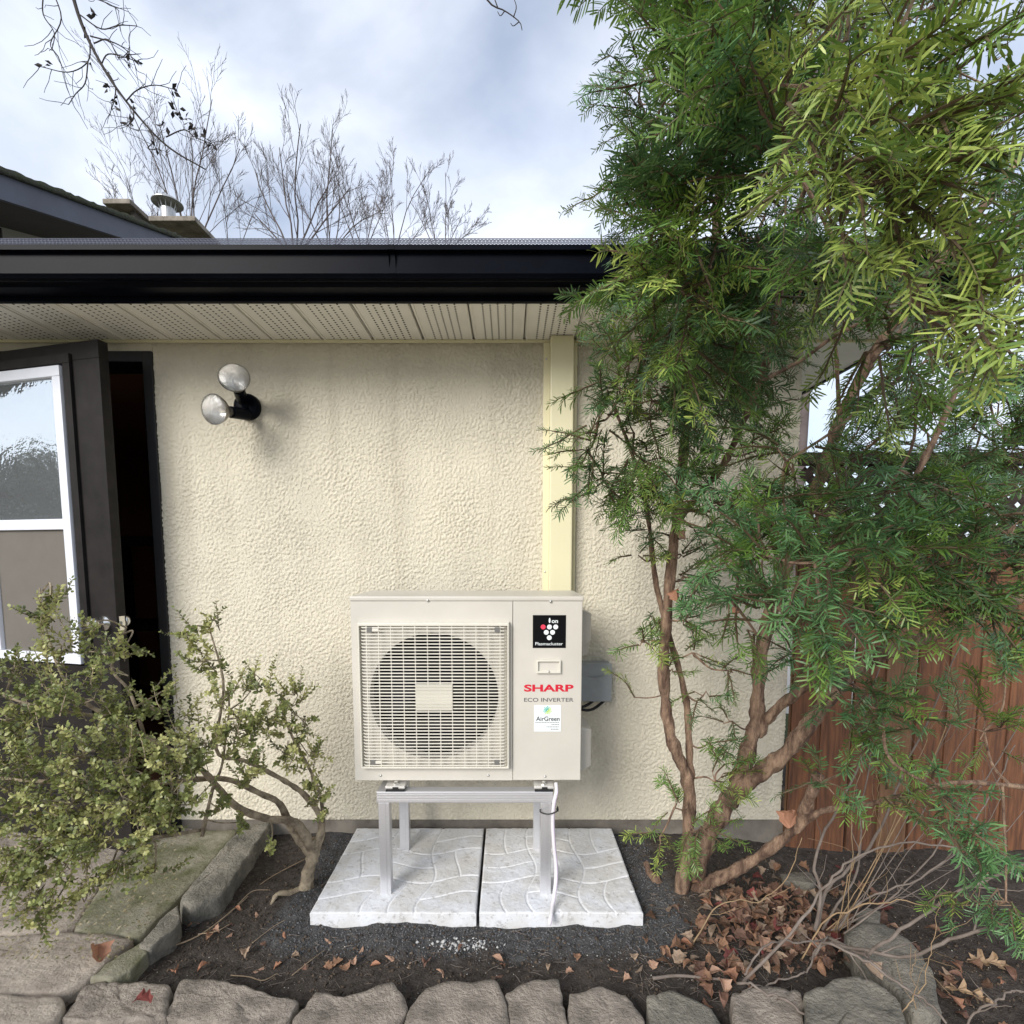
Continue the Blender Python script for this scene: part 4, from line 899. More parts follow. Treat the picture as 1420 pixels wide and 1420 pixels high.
limb([(958, 1255, 2.02), (968, 1190, 2.02), (1000, 1125, 2.0), (1030, 1090, 1.97), (1095, 1038, 1.90), (1167, 945, 1.80), (1230, 905, 1.72), (1295, 880, 1.66), (1348, 858, 1.62), (1400, 838, 1.6), (1450, 810, 1.6)], .050, .016, 'stem', 60)
limb([(1020, 1105, 1.98), (1040, 1030, 2.02), (1049, 990, 2.04), (1055, 904, 2.05), (1085, 800, 2.0), (1128, 690, 1.95), (1162, 590, 1.9), (1190, 530, 1.85), (1262, 414, 1.75), (1365, 284, 1.70), (1430, 195, 1.68), (1500, 90, 1.7)], .042, .011, 'stem', 60)
limb([(1050, 1020, 2.03), (1075, 985, 2.0), (1128, 943, 1.92), (1170, 900, 1.85), (1200, 820, 1.75), (1240, 720, 1.7), (1300, 600, 1.7), (1350, 480, 1.7)], .026, .010, 'limb', 40)
limb([(955, 1240, 2.0), (975, 1228, 1.96), (1040, 1196, 1.86), (1100, 1150, 1.76), (1122, 1108, 1.7), (1135, 1075, 1.66)], .030, .020, 'limb', 30)
limb([(1105, 1150, 1.75), (1140, 1125, 1.68), (1200, 1116, 1.6), (1258, 1102, 1.52), (1330, 1085, 1.48), (1430, 1092, 1.5)], .013, .009, 'limb', 30)
for pts in ([(925, 1250, 1.98), (912, 1262, 1.95), (900, 1258, 1.95)], [(950, 1252, 1.95), (968, 1262, 1.92), (990, 1258, 1.9)], [(930, 1240, 2.02), (905, 1215, 2.06), (895, 1195, 2.1)]): limb(pts, .026, .012, 'root', 12, 7)
limb([(1165, 590, 1.9), (1160, 500, 1.95), (1158, 440, 1.95), (1165, 380, 1.9)], .010, .006, 'limb', 14)
limb([(1053, 530, 1.64), (1110, 500, 1.6), (1160, 465, 1.55), (1220, 440, 1.45), (1300, 450, 1.2)], .009, .004, 'limb', 20)
limb([(1104, 298, 1.42), (1160, 275, 1.25), (1230, 225, 1.12), (1290, 180, 1.05)], .007, .003, 'limb', 16)
limb([(1090, 370, 1.46), (1040, 330, 1.5), (990, 300, 1.52)], .006, .003, 'limb', 12)
LP = np.concatenate([l[0] for l in limbs])
yn = Leaves(); ys = MB(); tw = MB()
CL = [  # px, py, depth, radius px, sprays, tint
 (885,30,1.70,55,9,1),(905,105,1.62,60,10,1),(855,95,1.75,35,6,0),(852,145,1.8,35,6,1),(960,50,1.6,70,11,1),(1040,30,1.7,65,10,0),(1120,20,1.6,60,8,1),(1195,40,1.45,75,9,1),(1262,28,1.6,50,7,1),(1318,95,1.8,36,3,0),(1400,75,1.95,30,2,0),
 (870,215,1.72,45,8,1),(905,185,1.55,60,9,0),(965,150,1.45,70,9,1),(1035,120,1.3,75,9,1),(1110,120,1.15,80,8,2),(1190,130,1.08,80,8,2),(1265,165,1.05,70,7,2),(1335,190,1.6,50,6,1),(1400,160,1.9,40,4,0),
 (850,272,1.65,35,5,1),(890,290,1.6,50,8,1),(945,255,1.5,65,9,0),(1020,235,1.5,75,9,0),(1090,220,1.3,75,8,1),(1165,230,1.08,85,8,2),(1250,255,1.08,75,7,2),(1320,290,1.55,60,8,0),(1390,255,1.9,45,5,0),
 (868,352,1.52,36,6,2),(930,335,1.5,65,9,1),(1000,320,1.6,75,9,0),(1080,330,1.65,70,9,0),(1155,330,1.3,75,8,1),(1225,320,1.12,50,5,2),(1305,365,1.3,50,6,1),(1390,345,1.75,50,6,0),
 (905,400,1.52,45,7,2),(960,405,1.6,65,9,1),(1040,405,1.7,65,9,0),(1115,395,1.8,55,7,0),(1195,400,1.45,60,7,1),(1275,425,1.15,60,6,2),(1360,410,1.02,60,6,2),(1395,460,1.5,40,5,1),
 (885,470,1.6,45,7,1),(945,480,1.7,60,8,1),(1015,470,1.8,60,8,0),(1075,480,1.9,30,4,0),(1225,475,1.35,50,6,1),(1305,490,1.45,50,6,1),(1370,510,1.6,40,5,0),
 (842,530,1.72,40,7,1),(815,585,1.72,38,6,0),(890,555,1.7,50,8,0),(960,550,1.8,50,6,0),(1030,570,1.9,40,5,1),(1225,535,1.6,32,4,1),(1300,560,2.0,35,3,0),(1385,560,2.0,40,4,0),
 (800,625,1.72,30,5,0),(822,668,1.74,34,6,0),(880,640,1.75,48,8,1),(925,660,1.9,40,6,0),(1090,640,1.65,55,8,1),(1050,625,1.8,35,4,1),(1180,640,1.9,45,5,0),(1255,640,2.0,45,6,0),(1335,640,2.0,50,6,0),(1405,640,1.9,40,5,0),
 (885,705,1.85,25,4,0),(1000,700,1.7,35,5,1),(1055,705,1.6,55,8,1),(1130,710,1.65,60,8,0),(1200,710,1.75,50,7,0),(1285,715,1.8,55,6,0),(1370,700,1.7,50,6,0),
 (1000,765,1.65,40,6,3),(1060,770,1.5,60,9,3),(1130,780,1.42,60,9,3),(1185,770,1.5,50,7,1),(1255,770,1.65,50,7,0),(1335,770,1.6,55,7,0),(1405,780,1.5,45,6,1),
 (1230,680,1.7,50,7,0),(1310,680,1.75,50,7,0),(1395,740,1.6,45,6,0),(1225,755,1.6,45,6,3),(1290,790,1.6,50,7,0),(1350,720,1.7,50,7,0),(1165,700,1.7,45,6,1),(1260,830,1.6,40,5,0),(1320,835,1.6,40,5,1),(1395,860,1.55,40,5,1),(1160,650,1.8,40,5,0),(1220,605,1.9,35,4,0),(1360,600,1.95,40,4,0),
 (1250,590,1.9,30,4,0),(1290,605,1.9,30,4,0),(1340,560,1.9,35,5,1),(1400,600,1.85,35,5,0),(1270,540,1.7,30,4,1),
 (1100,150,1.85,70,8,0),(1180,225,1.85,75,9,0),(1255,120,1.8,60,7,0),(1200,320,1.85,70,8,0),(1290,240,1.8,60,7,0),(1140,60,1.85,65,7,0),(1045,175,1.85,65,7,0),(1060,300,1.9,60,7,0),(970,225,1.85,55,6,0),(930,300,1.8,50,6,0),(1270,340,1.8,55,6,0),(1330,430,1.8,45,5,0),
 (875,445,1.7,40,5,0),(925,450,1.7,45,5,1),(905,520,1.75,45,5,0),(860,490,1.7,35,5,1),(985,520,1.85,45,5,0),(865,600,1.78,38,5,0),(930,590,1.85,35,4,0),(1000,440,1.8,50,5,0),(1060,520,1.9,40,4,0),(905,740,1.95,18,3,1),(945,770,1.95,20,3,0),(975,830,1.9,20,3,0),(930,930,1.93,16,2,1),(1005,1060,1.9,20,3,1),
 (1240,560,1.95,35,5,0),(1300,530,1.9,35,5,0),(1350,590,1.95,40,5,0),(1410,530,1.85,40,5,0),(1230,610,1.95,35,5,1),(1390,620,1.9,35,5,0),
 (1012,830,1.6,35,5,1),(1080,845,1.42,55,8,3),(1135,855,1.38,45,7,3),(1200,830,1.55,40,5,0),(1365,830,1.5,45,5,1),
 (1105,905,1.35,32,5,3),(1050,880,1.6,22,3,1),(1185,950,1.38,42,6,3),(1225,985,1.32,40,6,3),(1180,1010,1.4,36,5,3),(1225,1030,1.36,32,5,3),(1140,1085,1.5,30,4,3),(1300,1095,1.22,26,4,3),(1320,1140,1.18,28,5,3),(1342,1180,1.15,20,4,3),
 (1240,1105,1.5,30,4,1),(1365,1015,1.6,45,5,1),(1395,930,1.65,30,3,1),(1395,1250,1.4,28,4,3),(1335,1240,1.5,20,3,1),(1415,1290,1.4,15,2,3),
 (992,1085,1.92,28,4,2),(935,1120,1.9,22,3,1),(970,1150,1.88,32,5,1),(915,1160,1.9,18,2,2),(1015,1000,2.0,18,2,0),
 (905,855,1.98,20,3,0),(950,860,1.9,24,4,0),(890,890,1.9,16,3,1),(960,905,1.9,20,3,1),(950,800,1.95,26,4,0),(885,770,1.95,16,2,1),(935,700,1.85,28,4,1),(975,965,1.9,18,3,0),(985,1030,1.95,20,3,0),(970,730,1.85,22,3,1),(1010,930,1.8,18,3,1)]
def place(px, py, Yd):
    if px < 910 and py < 420: px += 38
    if py > 900: return px, py, Yd*.88 if Yd < 1.25 else Yd
    if px < 930 and 420 <= py < 730: return px+14, py, Yd
    return px, py, Yd*.68 if Yd < 1.25 else Yd*.76 if Yd < 1.72 and px > 840 else Yd*.92 if Yd < 1.8 else Yd
CL = [place(*q[:3])+q[3:] for q in CL]
CL.sort(key=lambda q: ((LP-atY(*q[:3]))**2).sum(1).min())       # nearest first, so outer clumps branch from inner ones
AP = LP.copy()
for px, py, Yd, rp, ns, ti in CL:
    c = atY(px, py, Yd); r = rp/F*Yd
    q = AP[np.argmin(((AP-c)**2).sum(1)+.15*np.maximum(0, AP[:, 2]-c[2]+.05)**2)]
    mid = (q+c)/2+np.array([0, 0, -.012])+rg.normal(0, .012, 3); tp = spline([q, mid, c], 10); tw.tube(tp, np.linspace(.0042, .0026, 10), 5, False); AP = np.vstack([AP, tp[3:]])
    outd = nrm(c-q+np.array([0, -.12, .05]))
    for k in range(int(ns*(1.30 if Yd < 1.3 else 1.5))):
        off = nrm(rg.normal(0, 1, 3))*r*rg.random()**.5*.72; d = nrm(off/r+outd*.55+rg.normal(0, .3, 3)+np.array([0, 0, -.15]))
        Lq = np.clip(r*(1.1+.5*rg.random()), .075, .16)
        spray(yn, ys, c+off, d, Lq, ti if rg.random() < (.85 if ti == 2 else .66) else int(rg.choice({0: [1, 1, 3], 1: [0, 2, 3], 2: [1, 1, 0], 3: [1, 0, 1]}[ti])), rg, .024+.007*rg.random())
        if rg.random() < .5: tw.tube([c, c+off*.5+rg.normal(0, .006, 3), c+off], [.0026, .002, .0018], 4, False)
# a few single sprigs at the silhouette
for (px, py, Yd, dx, dz, ti) in ((812,284,1.65,-1,-.9,2),(775,605,1.7,-1,.1,0),(790,650,1.72,-1,-.1,1),(785,690,1.74,-1,-.2,0),(865,935,1.9,-.3,.6,2),(880,420,1.5,-.5,-1,2),(1240,370,.72,.1,-1,2),(1400,390,.70,1,.35,2),(1370,450,.70,.9,-.4,2),(1235,575,.95,.2,-1,2),(1330,150,.70,.9,.5,2),(1340,215,.72,1,.2,2),(1150,60,.75,.1,1,2)):
    c = atY(px, py, Yd); c0_ = c-nrm(np.array([dx, -.1, dz]))*.10; q = AP[np.argmin(((AP-c0_)**2).sum(1))]; tw.tube(spline([q, (q+c0_)/2+rg.normal(0, .008, 3), c0_], 8), np.linspace(.003, .0018, 8), 4, False)
    spray(yn, ys, c-nrm(np.array([dx, -.1, dz]))*.10, nrm(np.array([dx, -.1, dz])), .12, ti, rg, .025)
tw.build('twigs', M['yewbark'], yew, kind='stuff')
M['shoot'] = mat('green_shoot', (.1, .08, .04), .7, tint=True)
ys.build('shoots', M['shoot'], yew, kind='stuff')
yn.build('foliage', M['needle'], yew)

# ------------------------------------------------------------------ boxwood
rg = np.random.default_rng(9)
bx0 = atZ(424, 1238, -.04)
bxw = thing('boxwood_shrub', bx0, 'leaning boxwood shrub with small olive leaves and gnarled trunk', 'shrub')
limbs = []
def blimb(pts, r0, r1, name, n=24, sides=8):
    P = spline([atY(*q) for q in pts], n); limbs.append(P); b = MB(); b.tube(P, np.linspace(r0, r1, n)*(1+.08*rg.normal(0, 1, n)), sides, True, wob=.15); b.build(name, M['boxbark'], bxw, smooth=True)
Yb = bx0[1]
blimb([(424, 1250, Yb), (426, 1215, Yb), (434, 1185, Yb), (432, 1165, Yb)], .027, .020, 'trunk', 20)
blimb([(434, 1180, Yb), (418, 1150, Yb-.02), (402, 1138, Yb-.03), (370, 1135, Yb-.06), (330, 1120, Yb-.1), (305, 1095, Yb-.15), (270, 1060, Yb-.22), (180, 1010, Yb-.3), (90, 960, Yb-.35)], .019, .006, 'branch', 40)
blimb([(430, 1185, Yb), (405, 1150, Yb+.02), (388, 1115, Yb), (360, 1100, Yb-.05), (310, 1080, Yb-.1), (220, 1085, Yb-.3), (100, 1085, Yb-.42), (0, 1080, Yb-.45)], .016, .005, 'branch', 40)
blimb([(436, 1180, Yb), (446, 1140, Yb+.02), (425, 1105, Yb+.03), (390, 1080, Yb), (340, 1055, Yb-.05), (300, 1040, Yb-.08), (310, 950, Yb-.05), (290, 870, Yb-.03)], .014, .003, 'branch', 40)
blimb([(438, 1185, Yb), (448, 1150, Yb+.03), (440, 1090, Yb+.06), (400, 1010, Yb+.05), (390, 960, Yb+.04)], .010, .003, 'branch', 24)
blimb([(280, 1160, Yb-.25), (296, 1090, Yb-.18), (308, 1060, Yb-.15), (318, 985, Yb-.1)], .007, .003, 'branch', 20)
blimb([(200, 1020, Yb-.28), (180, 960, Yb-.25), (155, 925, Yb-.22), (175, 870, Yb-.2)], .006, .003, 'branch', 20)
blimb([(190, 1020, Yb-.28), (120, 975, Yb-.32), (85, 935, Yb-.32), (60, 860, Yb-.3), (55, 815, Yb-.3)], .006, .002, 'branch', 20)
blimb([(150, 995, Yb-.3), (80, 985, Yb-.4), (20, 970, Yb-.42), (-40, 940, Yb-.42)], .006, .003, 'branch', 20)
blimb([(285, 1150, Yb-.22), (225, 1160, Yb-.33), (160, 1165, Yb-.4), (60, 1170, Yb-.45), (-20, 1180, Yb-.45)], .006, .003, 'branch', 20)
for pts in ([(420, 1232, Yb), (405, 1238, Yb-.03), (385, 1240, Yb-.05), (376, 1255, Yb-.08)], [(424, 1240, Yb-.01), (408, 1250, Yb-.06), (400, 1265, Yb-.09), (398, 1280, Yb-.12)], [(430, 1240, Yb+.01), (440, 1248, Yb), (448, 1260, Yb-.04)]): blimb(pts, .014, .006, 'root', 14, 6)
BP = np.concatenate(limbs); bl_ = Leaves(); bs_ = MB()
def boxtwig(p, d, L_, rg, dark):
    n = int(L_/.0085); pts = [p]; dd_ = d
    for k in range(n):
        dd_ = nrm(dd_+rg.normal(0, .07, 3)+np.array([0, 0, .012])); pts.append(pts[-1]+dd_*L_/n)
    pts = np.array(pts); m_ = len(pts)-1
    bs_.tube(pts[::3] if len(pts) > 6 else pts, np.linspace(.0021, .0010, len(pts[::3] if len(pts) > 6 else pts)), 3, False)
    P = np.repeat(pts[1:], 2, 0); D = np.repeat(np.diff(pts, axis=0), 2, 0); D /= np.linalg.norm(D, axis=1, keepdims=True)
    a0 = nrm(np.cross(D[0], rg.normal(0, 1, 3)))
    ph = (np.arange(m_) % 2)*math.pi/2
    S, U = frames(D, a0[None]); phr = np.repeat(ph, 2)+np.tile([0, math.pi], m_)+rg.normal(0, .3, 2*m_)
    sd = S*np.cos(phr)[:, None]+U*np.sin(phr)[:, None]; ld = sd*.8+D*.55+rg.normal(0, .15, (2*m_, 3)); ld /= np.linalg.norm(ld, axis=1, keepdims=True)
    un = np.cross(np.cross(ld, D), ld)+rg.normal(0, .35, (2*m_, 3)); un /= np.linalg.norm(un, axis=1, keepdims=True)
    tt_ = np.repeat(np.arange(m_)/m_, 2); ln = (.0155+.006*rg.random(2*m_))*(1-.35*tt_); keep = rg.random(2*m_) < .9
    c0, c1 = (np.array((.10, .125, .040)), np.array((.29, .32, .10))) if dark else (np.array((.21, .24, .07)), np.array((.55, .53, .22)))
    k_ = np.clip(rg.random()*.5+rg.normal(.2, .2, 2*m_), 0, 1)[:, None]; col = c0*(1-k_)+c1*k_
    s = np.cross(ld, un); l_ = ln[:, None]; w_ = l_*.30
    p_ = [P, P+ld*l_*.35+s*w_+un*l_*.06, P+ld*l_*.35-s*w_+un*l_*.06, P+ld*l_*.75+s*w_*.85+un*l_*.04, P+ld*l_*.75-s*w_*.85+un*l_*.04, P+ld*l_-un*l_*.05]
    V = np.stack(p_, 1)[keep].reshape(-1, 3); i = np.arange(keep.sum())[:, None]*6
    bl_.add(V, np.concatenate([i+np.array([[0, 1, 2]]), i+np.array([[1, 3, 2]]), i+np.array([[3, 4, 2]]), i+np.array([[3, 5, 4]])]), np.repeat(col[keep], 6, 0))
BC = [(15,1000,1.48,55,20),(70,965,1.5,50,20),(130,970,1.52,48,18),(35,1060,1.45,58,28),(110,1050,1.45,58,30),(180,1050,1.5,56,30),(245,1055,1.55,50,26),(30,1120,1.42,50,24),(100,1115,1.42,52,28),(170,1105,1.45,52,28),(240,1100,1.5,46,24),(60,1170,1.4,42,18),(130,1155,1.42,42,18),(195,1160,1.45,40,16),(15,1225,1.4,40,12),(80,1215,1.42,40,9),(150,1215,1.45,40,8),(215,1210,1.5,35,6),(60,1275,1.42,35,8),(30,1190,1.4,40,14),(100,1185,1.42,42,14),(40,1255,1.4,35,8),(120,1245,1.44,35,7),
 (15,930,1.55,42,16),(85,895,1.6,34,10),(60,855,1.62,26,9),(70,825,1.62,18,6),(140,905,1.62,34,10),(120,870,1.64,18,5),(180,985,1.6,38,12),(175,895,1.66,20,6),(285,1030,1.65,46,22),(330,1010,1.7,42,18),(320,960,1.72,40,13),(285,915,1.76,34,11),(265,875,1.8,24,7),(295,860,1.82,16,4),(380,985,1.8,36,13),(405,960,1.84,20,6),(400,1040,1.82,32,12),(350,1060,1.72,36,14),(435,1090,1.88,22,8),(450,1130,1.88,10,3),(300,1120,1.65,25,5),(225,1130,1.5,38,14),(340,1140,1.72,16,3),(375,1180,1.75,10,2),(420,1000,1.84,26,8),(430,1050,1.86,24,8),(360,940,1.8,26,7),(440,1110,1.88,16,5),(350,1000,1.76,34,8),(215,985,1.62,30,7),(250,1000,1.66,34,8),(240,950,1.7,24,4)]
for px, py, Yd, rp, n in BC:
    c = atY(px, py, Yd); r = rp/F*Yd; q = BP[np.argmin(((BP-c)**2).sum(1))]
    bs_.tube(spline([q, (q+c)/2+rg.normal(0, .02, 3), c], 8), np.linspace(.0035, .0018, 8), 4, False)
    for k in range(int(n*1.05)):
        off = nrm(rg.normal(0, 1, 3))*r*rg.random()**.45*.9
        d = nrm(off/r*.6+nrm(c-q)*.5+np.array([-.15, -.1, .38 if py < 1150 else -.05])+rg.normal(0, .35, 3)); L_ = .07+.06*rg.random()
        boxtwig(c+off-d*L_*.5, d, L_, rg, rg.random() < (.45 if py > 1000 else .6))
        if rg.random() < .3: bs_.tube([c, c+off*.5+rg.normal(0, .008, 3), c+off-d*L_*.5], [.002, .0016, .0014], 3, False)
bs_.build('twigs', M['boxbark'], bxw, kind='stuff'); bl_.build('foliage', M['boxleaf'], bxw)

# ------------------------------------------------------------------ stones
def stone(pxs, zt_, th, m, label=None, group=None, seed=0, parent=None, name='edging_stone', tilt=0, rough=1, cat='stone'):
    P = np.array([atZ(x, y, zt_)[:2] for x, y in pxs]); c = P.mean(0); rg_ = np.random.default_rng(seed)
    seg = np.vstack([P, P[:1]]); L_ = np.r_[0, np.cumsum(np.linalg.norm(np.diff(seg, axis=0), axis=1))]; n = 64
    tt_ = np.linspace(0, L_[-1], n, endpoint=False); Q = np.stack([np.interp(tt_, L_, seg[:, 0]), np.interp(tt_, L_, seg[:, 1])], -1)
    Q = (np.roll(Q, 1, 0)+Q*6+np.roll(Q, -1, 0))/8; Q = c+(Q-c)*1.025
    Q = Q+(np.stack([vn(np.column_stack([Q, Q[:, 0]*0+seed]), 40, 1), vn(np.column_stack([Q, Q[:, 0]*0+seed]), 40, 2)], -1)-.5)*.012
    sc = np.linalg.norm(P-c, axis=1).mean()
    rings = [(.0, 0), (.25, 0), (.5, 0), (.7, 0), (.85, 0), (.972, .0), (1.0, -.07), (1.01, -.34), (1.02, -.65), (1.0, -1.0)]
    V = [np.array([[c[0], c[1], zt_]])]; 
    for r, z in rings[1:]:
        q = c+(Q-c)*r; V.append(np.column_stack([q, np.full(n, zt_+z*th)]))
    V = np.vstack(V); s3 = V+seed*3.3
    amp = min(.007, sc*.05)*rough
    V[:, 2] += (vn(s3, 9/max(sc*8, .5))-.5)*amp*1.6 + (vn(s3, 30, 2)-.5)*amp*.7 + (vn(s3, 75, 3)-.5)*amp*.3 + tilt*(V[:, 1]-c[1])
    rdg = 1-np.abs(2*vn(s3, 13, 8)-1); V[:, 2] -= amp*1.0*sstep(.90, 1.0, rdg); V[:, 2] += amp*.6*(np.abs(2*vn(s3, 11, 9)-1)-.5)
    V[1:, :2] += (np.stack([vn(s3[1:], 24, 5), vn(s3[1:], 24, 6)], -1)-.5)*amp*1.1
    f = [(0, 1+j, 1+(j+1) % n) for j in range(n)]
    for k in range(len(rings)-2): o_ = 1+k*n; f += [(o_+j, o_+n+j, o_+n+(j+1) % n, o_+(j+1) % n) for j in range(n)]
    b = MB().add(V, f); o = b.build(name, m, parent, base=(c[0], c[1], zt_-th) if not parent else None, smooth=True)
    if label: tag(o, label, cat, group)
    return o
G = 'rough edging stones round the bed'
st_ = [([(122,1362),(180,1362),(236,1366),(228,1412),(150,1416),(86,1410)], 'grey brown flat edging stone at the corner beside the flagstones', M['stone'], .02),
 ([(252,1358),(300,1360),(345,1372),(414,1386),(396,1412),(330,1424),(230,1406)], 'long pale cracked edging stone, second along the front from the flagstone corner', M['stone'], .02),
 ([(440,1376),(478,1380),(547,1362),(564,1390),(552,1440),(425,1440),(405,1412)], 'pinkish edging stone below the left slab, third along the front row', M['stone'], .015),
 ([(588,1372),(620,1362),(688,1358),(702,1395),(710,1445),(552,1445),(565,1400)], 'wide edging stone with sloping top, below the joint between the slabs', M['stone'], .015),
 ([(702,1375),(730,1361),(775,1356),(782,1400),(788,1445),(714,1445)], 'narrow squarish edging stone below the right slab', M['stone'], .015),
 ([(790,1376),(830,1367),(868,1378),(893,1415),(900,1450),(788,1450)], 'rounded trapezoid edging stone below the right slab end', M['stone'], .015),
 ([(898,1382),(930,1372),(985,1398),(1018,1445),(908,1450)], 'dark wedge shaped edging stone in front of the yew', M['stone_grey'], .01),
 ([(1014,1378),(1060,1366),(1112,1374),(1113,1440),(1020,1440)], 'tan edging stone half buried under twigs beside the big boulder', M['stone'], .01),
 ([(1116,1376),(1165,1354),(1205,1356),(1242,1380),(1264,1440),(1118,1440)], 'big angular grey boulder at the front of the leaf pile', M['stone_grey'], .035)]
for i, (p, lab, m_, z) in enumerate(st_): stone(p, z-.018, .10, m_, lab, G, i+1)
stone([(1172,1292),(1195,1279),(1228,1282),(1262,1302),(1294,1345),(1303,1402),(1266,1404),(1236,1364),(1190,1325)], -.02, .12, M['stone_grey'], 'long grey slanting stone behind the boulder in the leaf pile', G, 21)
stone([(1188,1266),(1203,1258),(1220,1264),(1221,1280),(1192,1281)], -.06, .07, M['stone_grey'], 'small rounded grey stone near the foot of the fence', G, 22)
stone([(1080,1205),(1108,1183),(1132,1222),(1128,1234),(1085,1226)], -.10, .06, M['stone_grey'], 'broken grey slab fragment by the foundation corner', G, 23, tilt=-.3)
stone([(250,1242),(316,1168),(340,1144),(378,1136),(340,1191),(306,1240),(266,1252)], .03, .12, M['stone_grey'], 'long upright grey edging stone beside the boxwood trunk', G, 24)
stone([(196,1308),(222,1276),(247,1254),(250,1272),(238,1292),(206,1314)], .02, .11, M['stone_grey'], 'small wedge edging stone between mossy flags and the soil', G, 25)
stone([(128,1352),(165,1325),(196,1306),(205,1318),(180,1346),(150,1358)], .01, .10, M['stone_moss'], 'moss stained edging stone where the diagonal row meets the front row', G, 26)
path = struct(MB().box((-3.4, 1.42, -.17), (-.98, WALL_Y-.01, -.075)).build('path', M['soil']))
me = path.data
ca = me.color_attributes.new('tint', 'FLOAT_COLOR', 'POINT'); ca.data.foreach_set('color', np.tile([.05, .038, .03, 1], (len(me.vertices), 1)).astype(np.float32).ravel())
for v in me.vertices:      # trim the corner next to the bed so it follows the diagonal stones
    if v.co.x > -1.5 and v.co.y < 2: v.co.x = -1.28
FL = [([(-160,1384),(-60,1378),(84,1380),(86,1400),(60,1424),(-60,1460),(-200,1460)], M['flag'], .01), ([(-160,1378),(-160,1300),(0,1298),(95,1292),(150,1296),(188,1300),(150,1330),(118,1360),(84,1374)], M['flag'], .0),
 ([(104,1288),(150,1215),(196,1160),(310,1150),(332,1150),(280,1212),(240,1252),(194,1298),(150,1292)], M['stone_moss'], -.005), ([(-160,1294),(-160,1130),(0,1120),(190,1150),(145,1212),(98,1286),(0,1293)], M['flag'], -.01),
 ([(-300,1120),(-300,1075),(150,1090),(330,1095),(372,1110),(340,1142),(196,1150),(0,1112)], M['flag'], -.015)]
for i, (p, m_, z) in enumerate(FL): stone(p, z, .07, m_, seed=40+i, parent=path, name='flagstone', rough=.6)

# ------------------------------------------------------------------ soil crumbs, screenings, litter
rg = np.random.default_rng(77)
def crumbs(name, label, cat, n, f, smin, smax, c0, c1):
    Lv = Leaves(); P = []
    while len(P) < n:
        q = f(); 
        if q is not None: P.append(q)
    P = np.array(P); z = gz(P[:, 0], P[:, 1]); s = smin+(smax-smin)*rg.random(n)**3
    oc = np.array([[1, 0, 0], [-1, 0, 0], [0, 1, 0], [0, -1, 0], [0, 0, 1], [0, 0, -1]], float)
    V = oc[None]*s[:, None, None]*(.6+.7*rg.random((n, 6, 1))) + rg.normal(0, .18, (n, 6, 3))*s[:, None, None]
    V += np.column_stack([P, z+s*.3])[:, None]
    F_ = np.array([[0, 2, 4], [2, 1, 4], [1, 3, 4], [3, 0, 4], [2, 0, 5], [1, 2, 5], [3, 1, 5], [0, 3, 5]])
    i = np.arange(n)[:, None, None]*6; k_ = rg.random((n, 1)); col = np.repeat(np.array(c0)*(1-k_)+np.array(c1)*k_, 6, 0)
    Lv.add(V.reshape(-1, 3), (F_[None]+i).reshape(-1, 3), col); o = Lv.build(name, M['crumb'], None, base=(0, 1.8, -.05)); return tag(o, label, cat, kind='stuff')
def inslab(x, y): return SA[0]-.01 < x < SCc[0]+.01 and SA[1]-.005 < y < YS1+.01
def f_dust():
    x, y = rg.uniform(-.84, .62), rg.uniform(1.64, 2.44)
    if inslab(x, y): return None
    dd_ = math.hypot(max(-.70-x, x-.50, 0), max(1.80-y, 0))
    return (x, y) if rg.random() > dd_/.17 else None
crumbs('stone_screenings', 'dark grey crushed stone screenings bedded round the concrete slabs', 'gravel', 9000, f_dust, .0012, .0045, (.04, .04, .043), (.17, .172, .178))
crumbs('soil_crumbs', 'dark brown soil crumbs scattered over the garden bed', 'soil', 9000, lambda: (lambda x, y: None if inslab(x, y) else (x, y))(rg.uniform(-1.25, 1.9), rg.uniform(1.46, 2.42)), .0015, .007, (.03, .022, .016), (.12, .088, .062))
wc = atZ(640, 1310, -.05)
crumbs('white_chips', 'scatter of pale mortar chips on the screenings below the slab joint', 'chips', 160, lambda: (wc[0]+rg.normal(0, .055), wc[1]+rg.normal(0, .014)+.0), .002, .008, (.30, .30, .30), (.6, .6, .58))
crumbs('pale_grit', 'tiny pale specks of grit across the soil', 'grit', 500, lambda: (lambda x, y: None if inslab(x, y) else (x, y))(rg.uniform(-1.25, 1.9), rg.uniform(1.46, 2.42)), .001, .003, (.35, .33, .3), (.6, .58, .52))
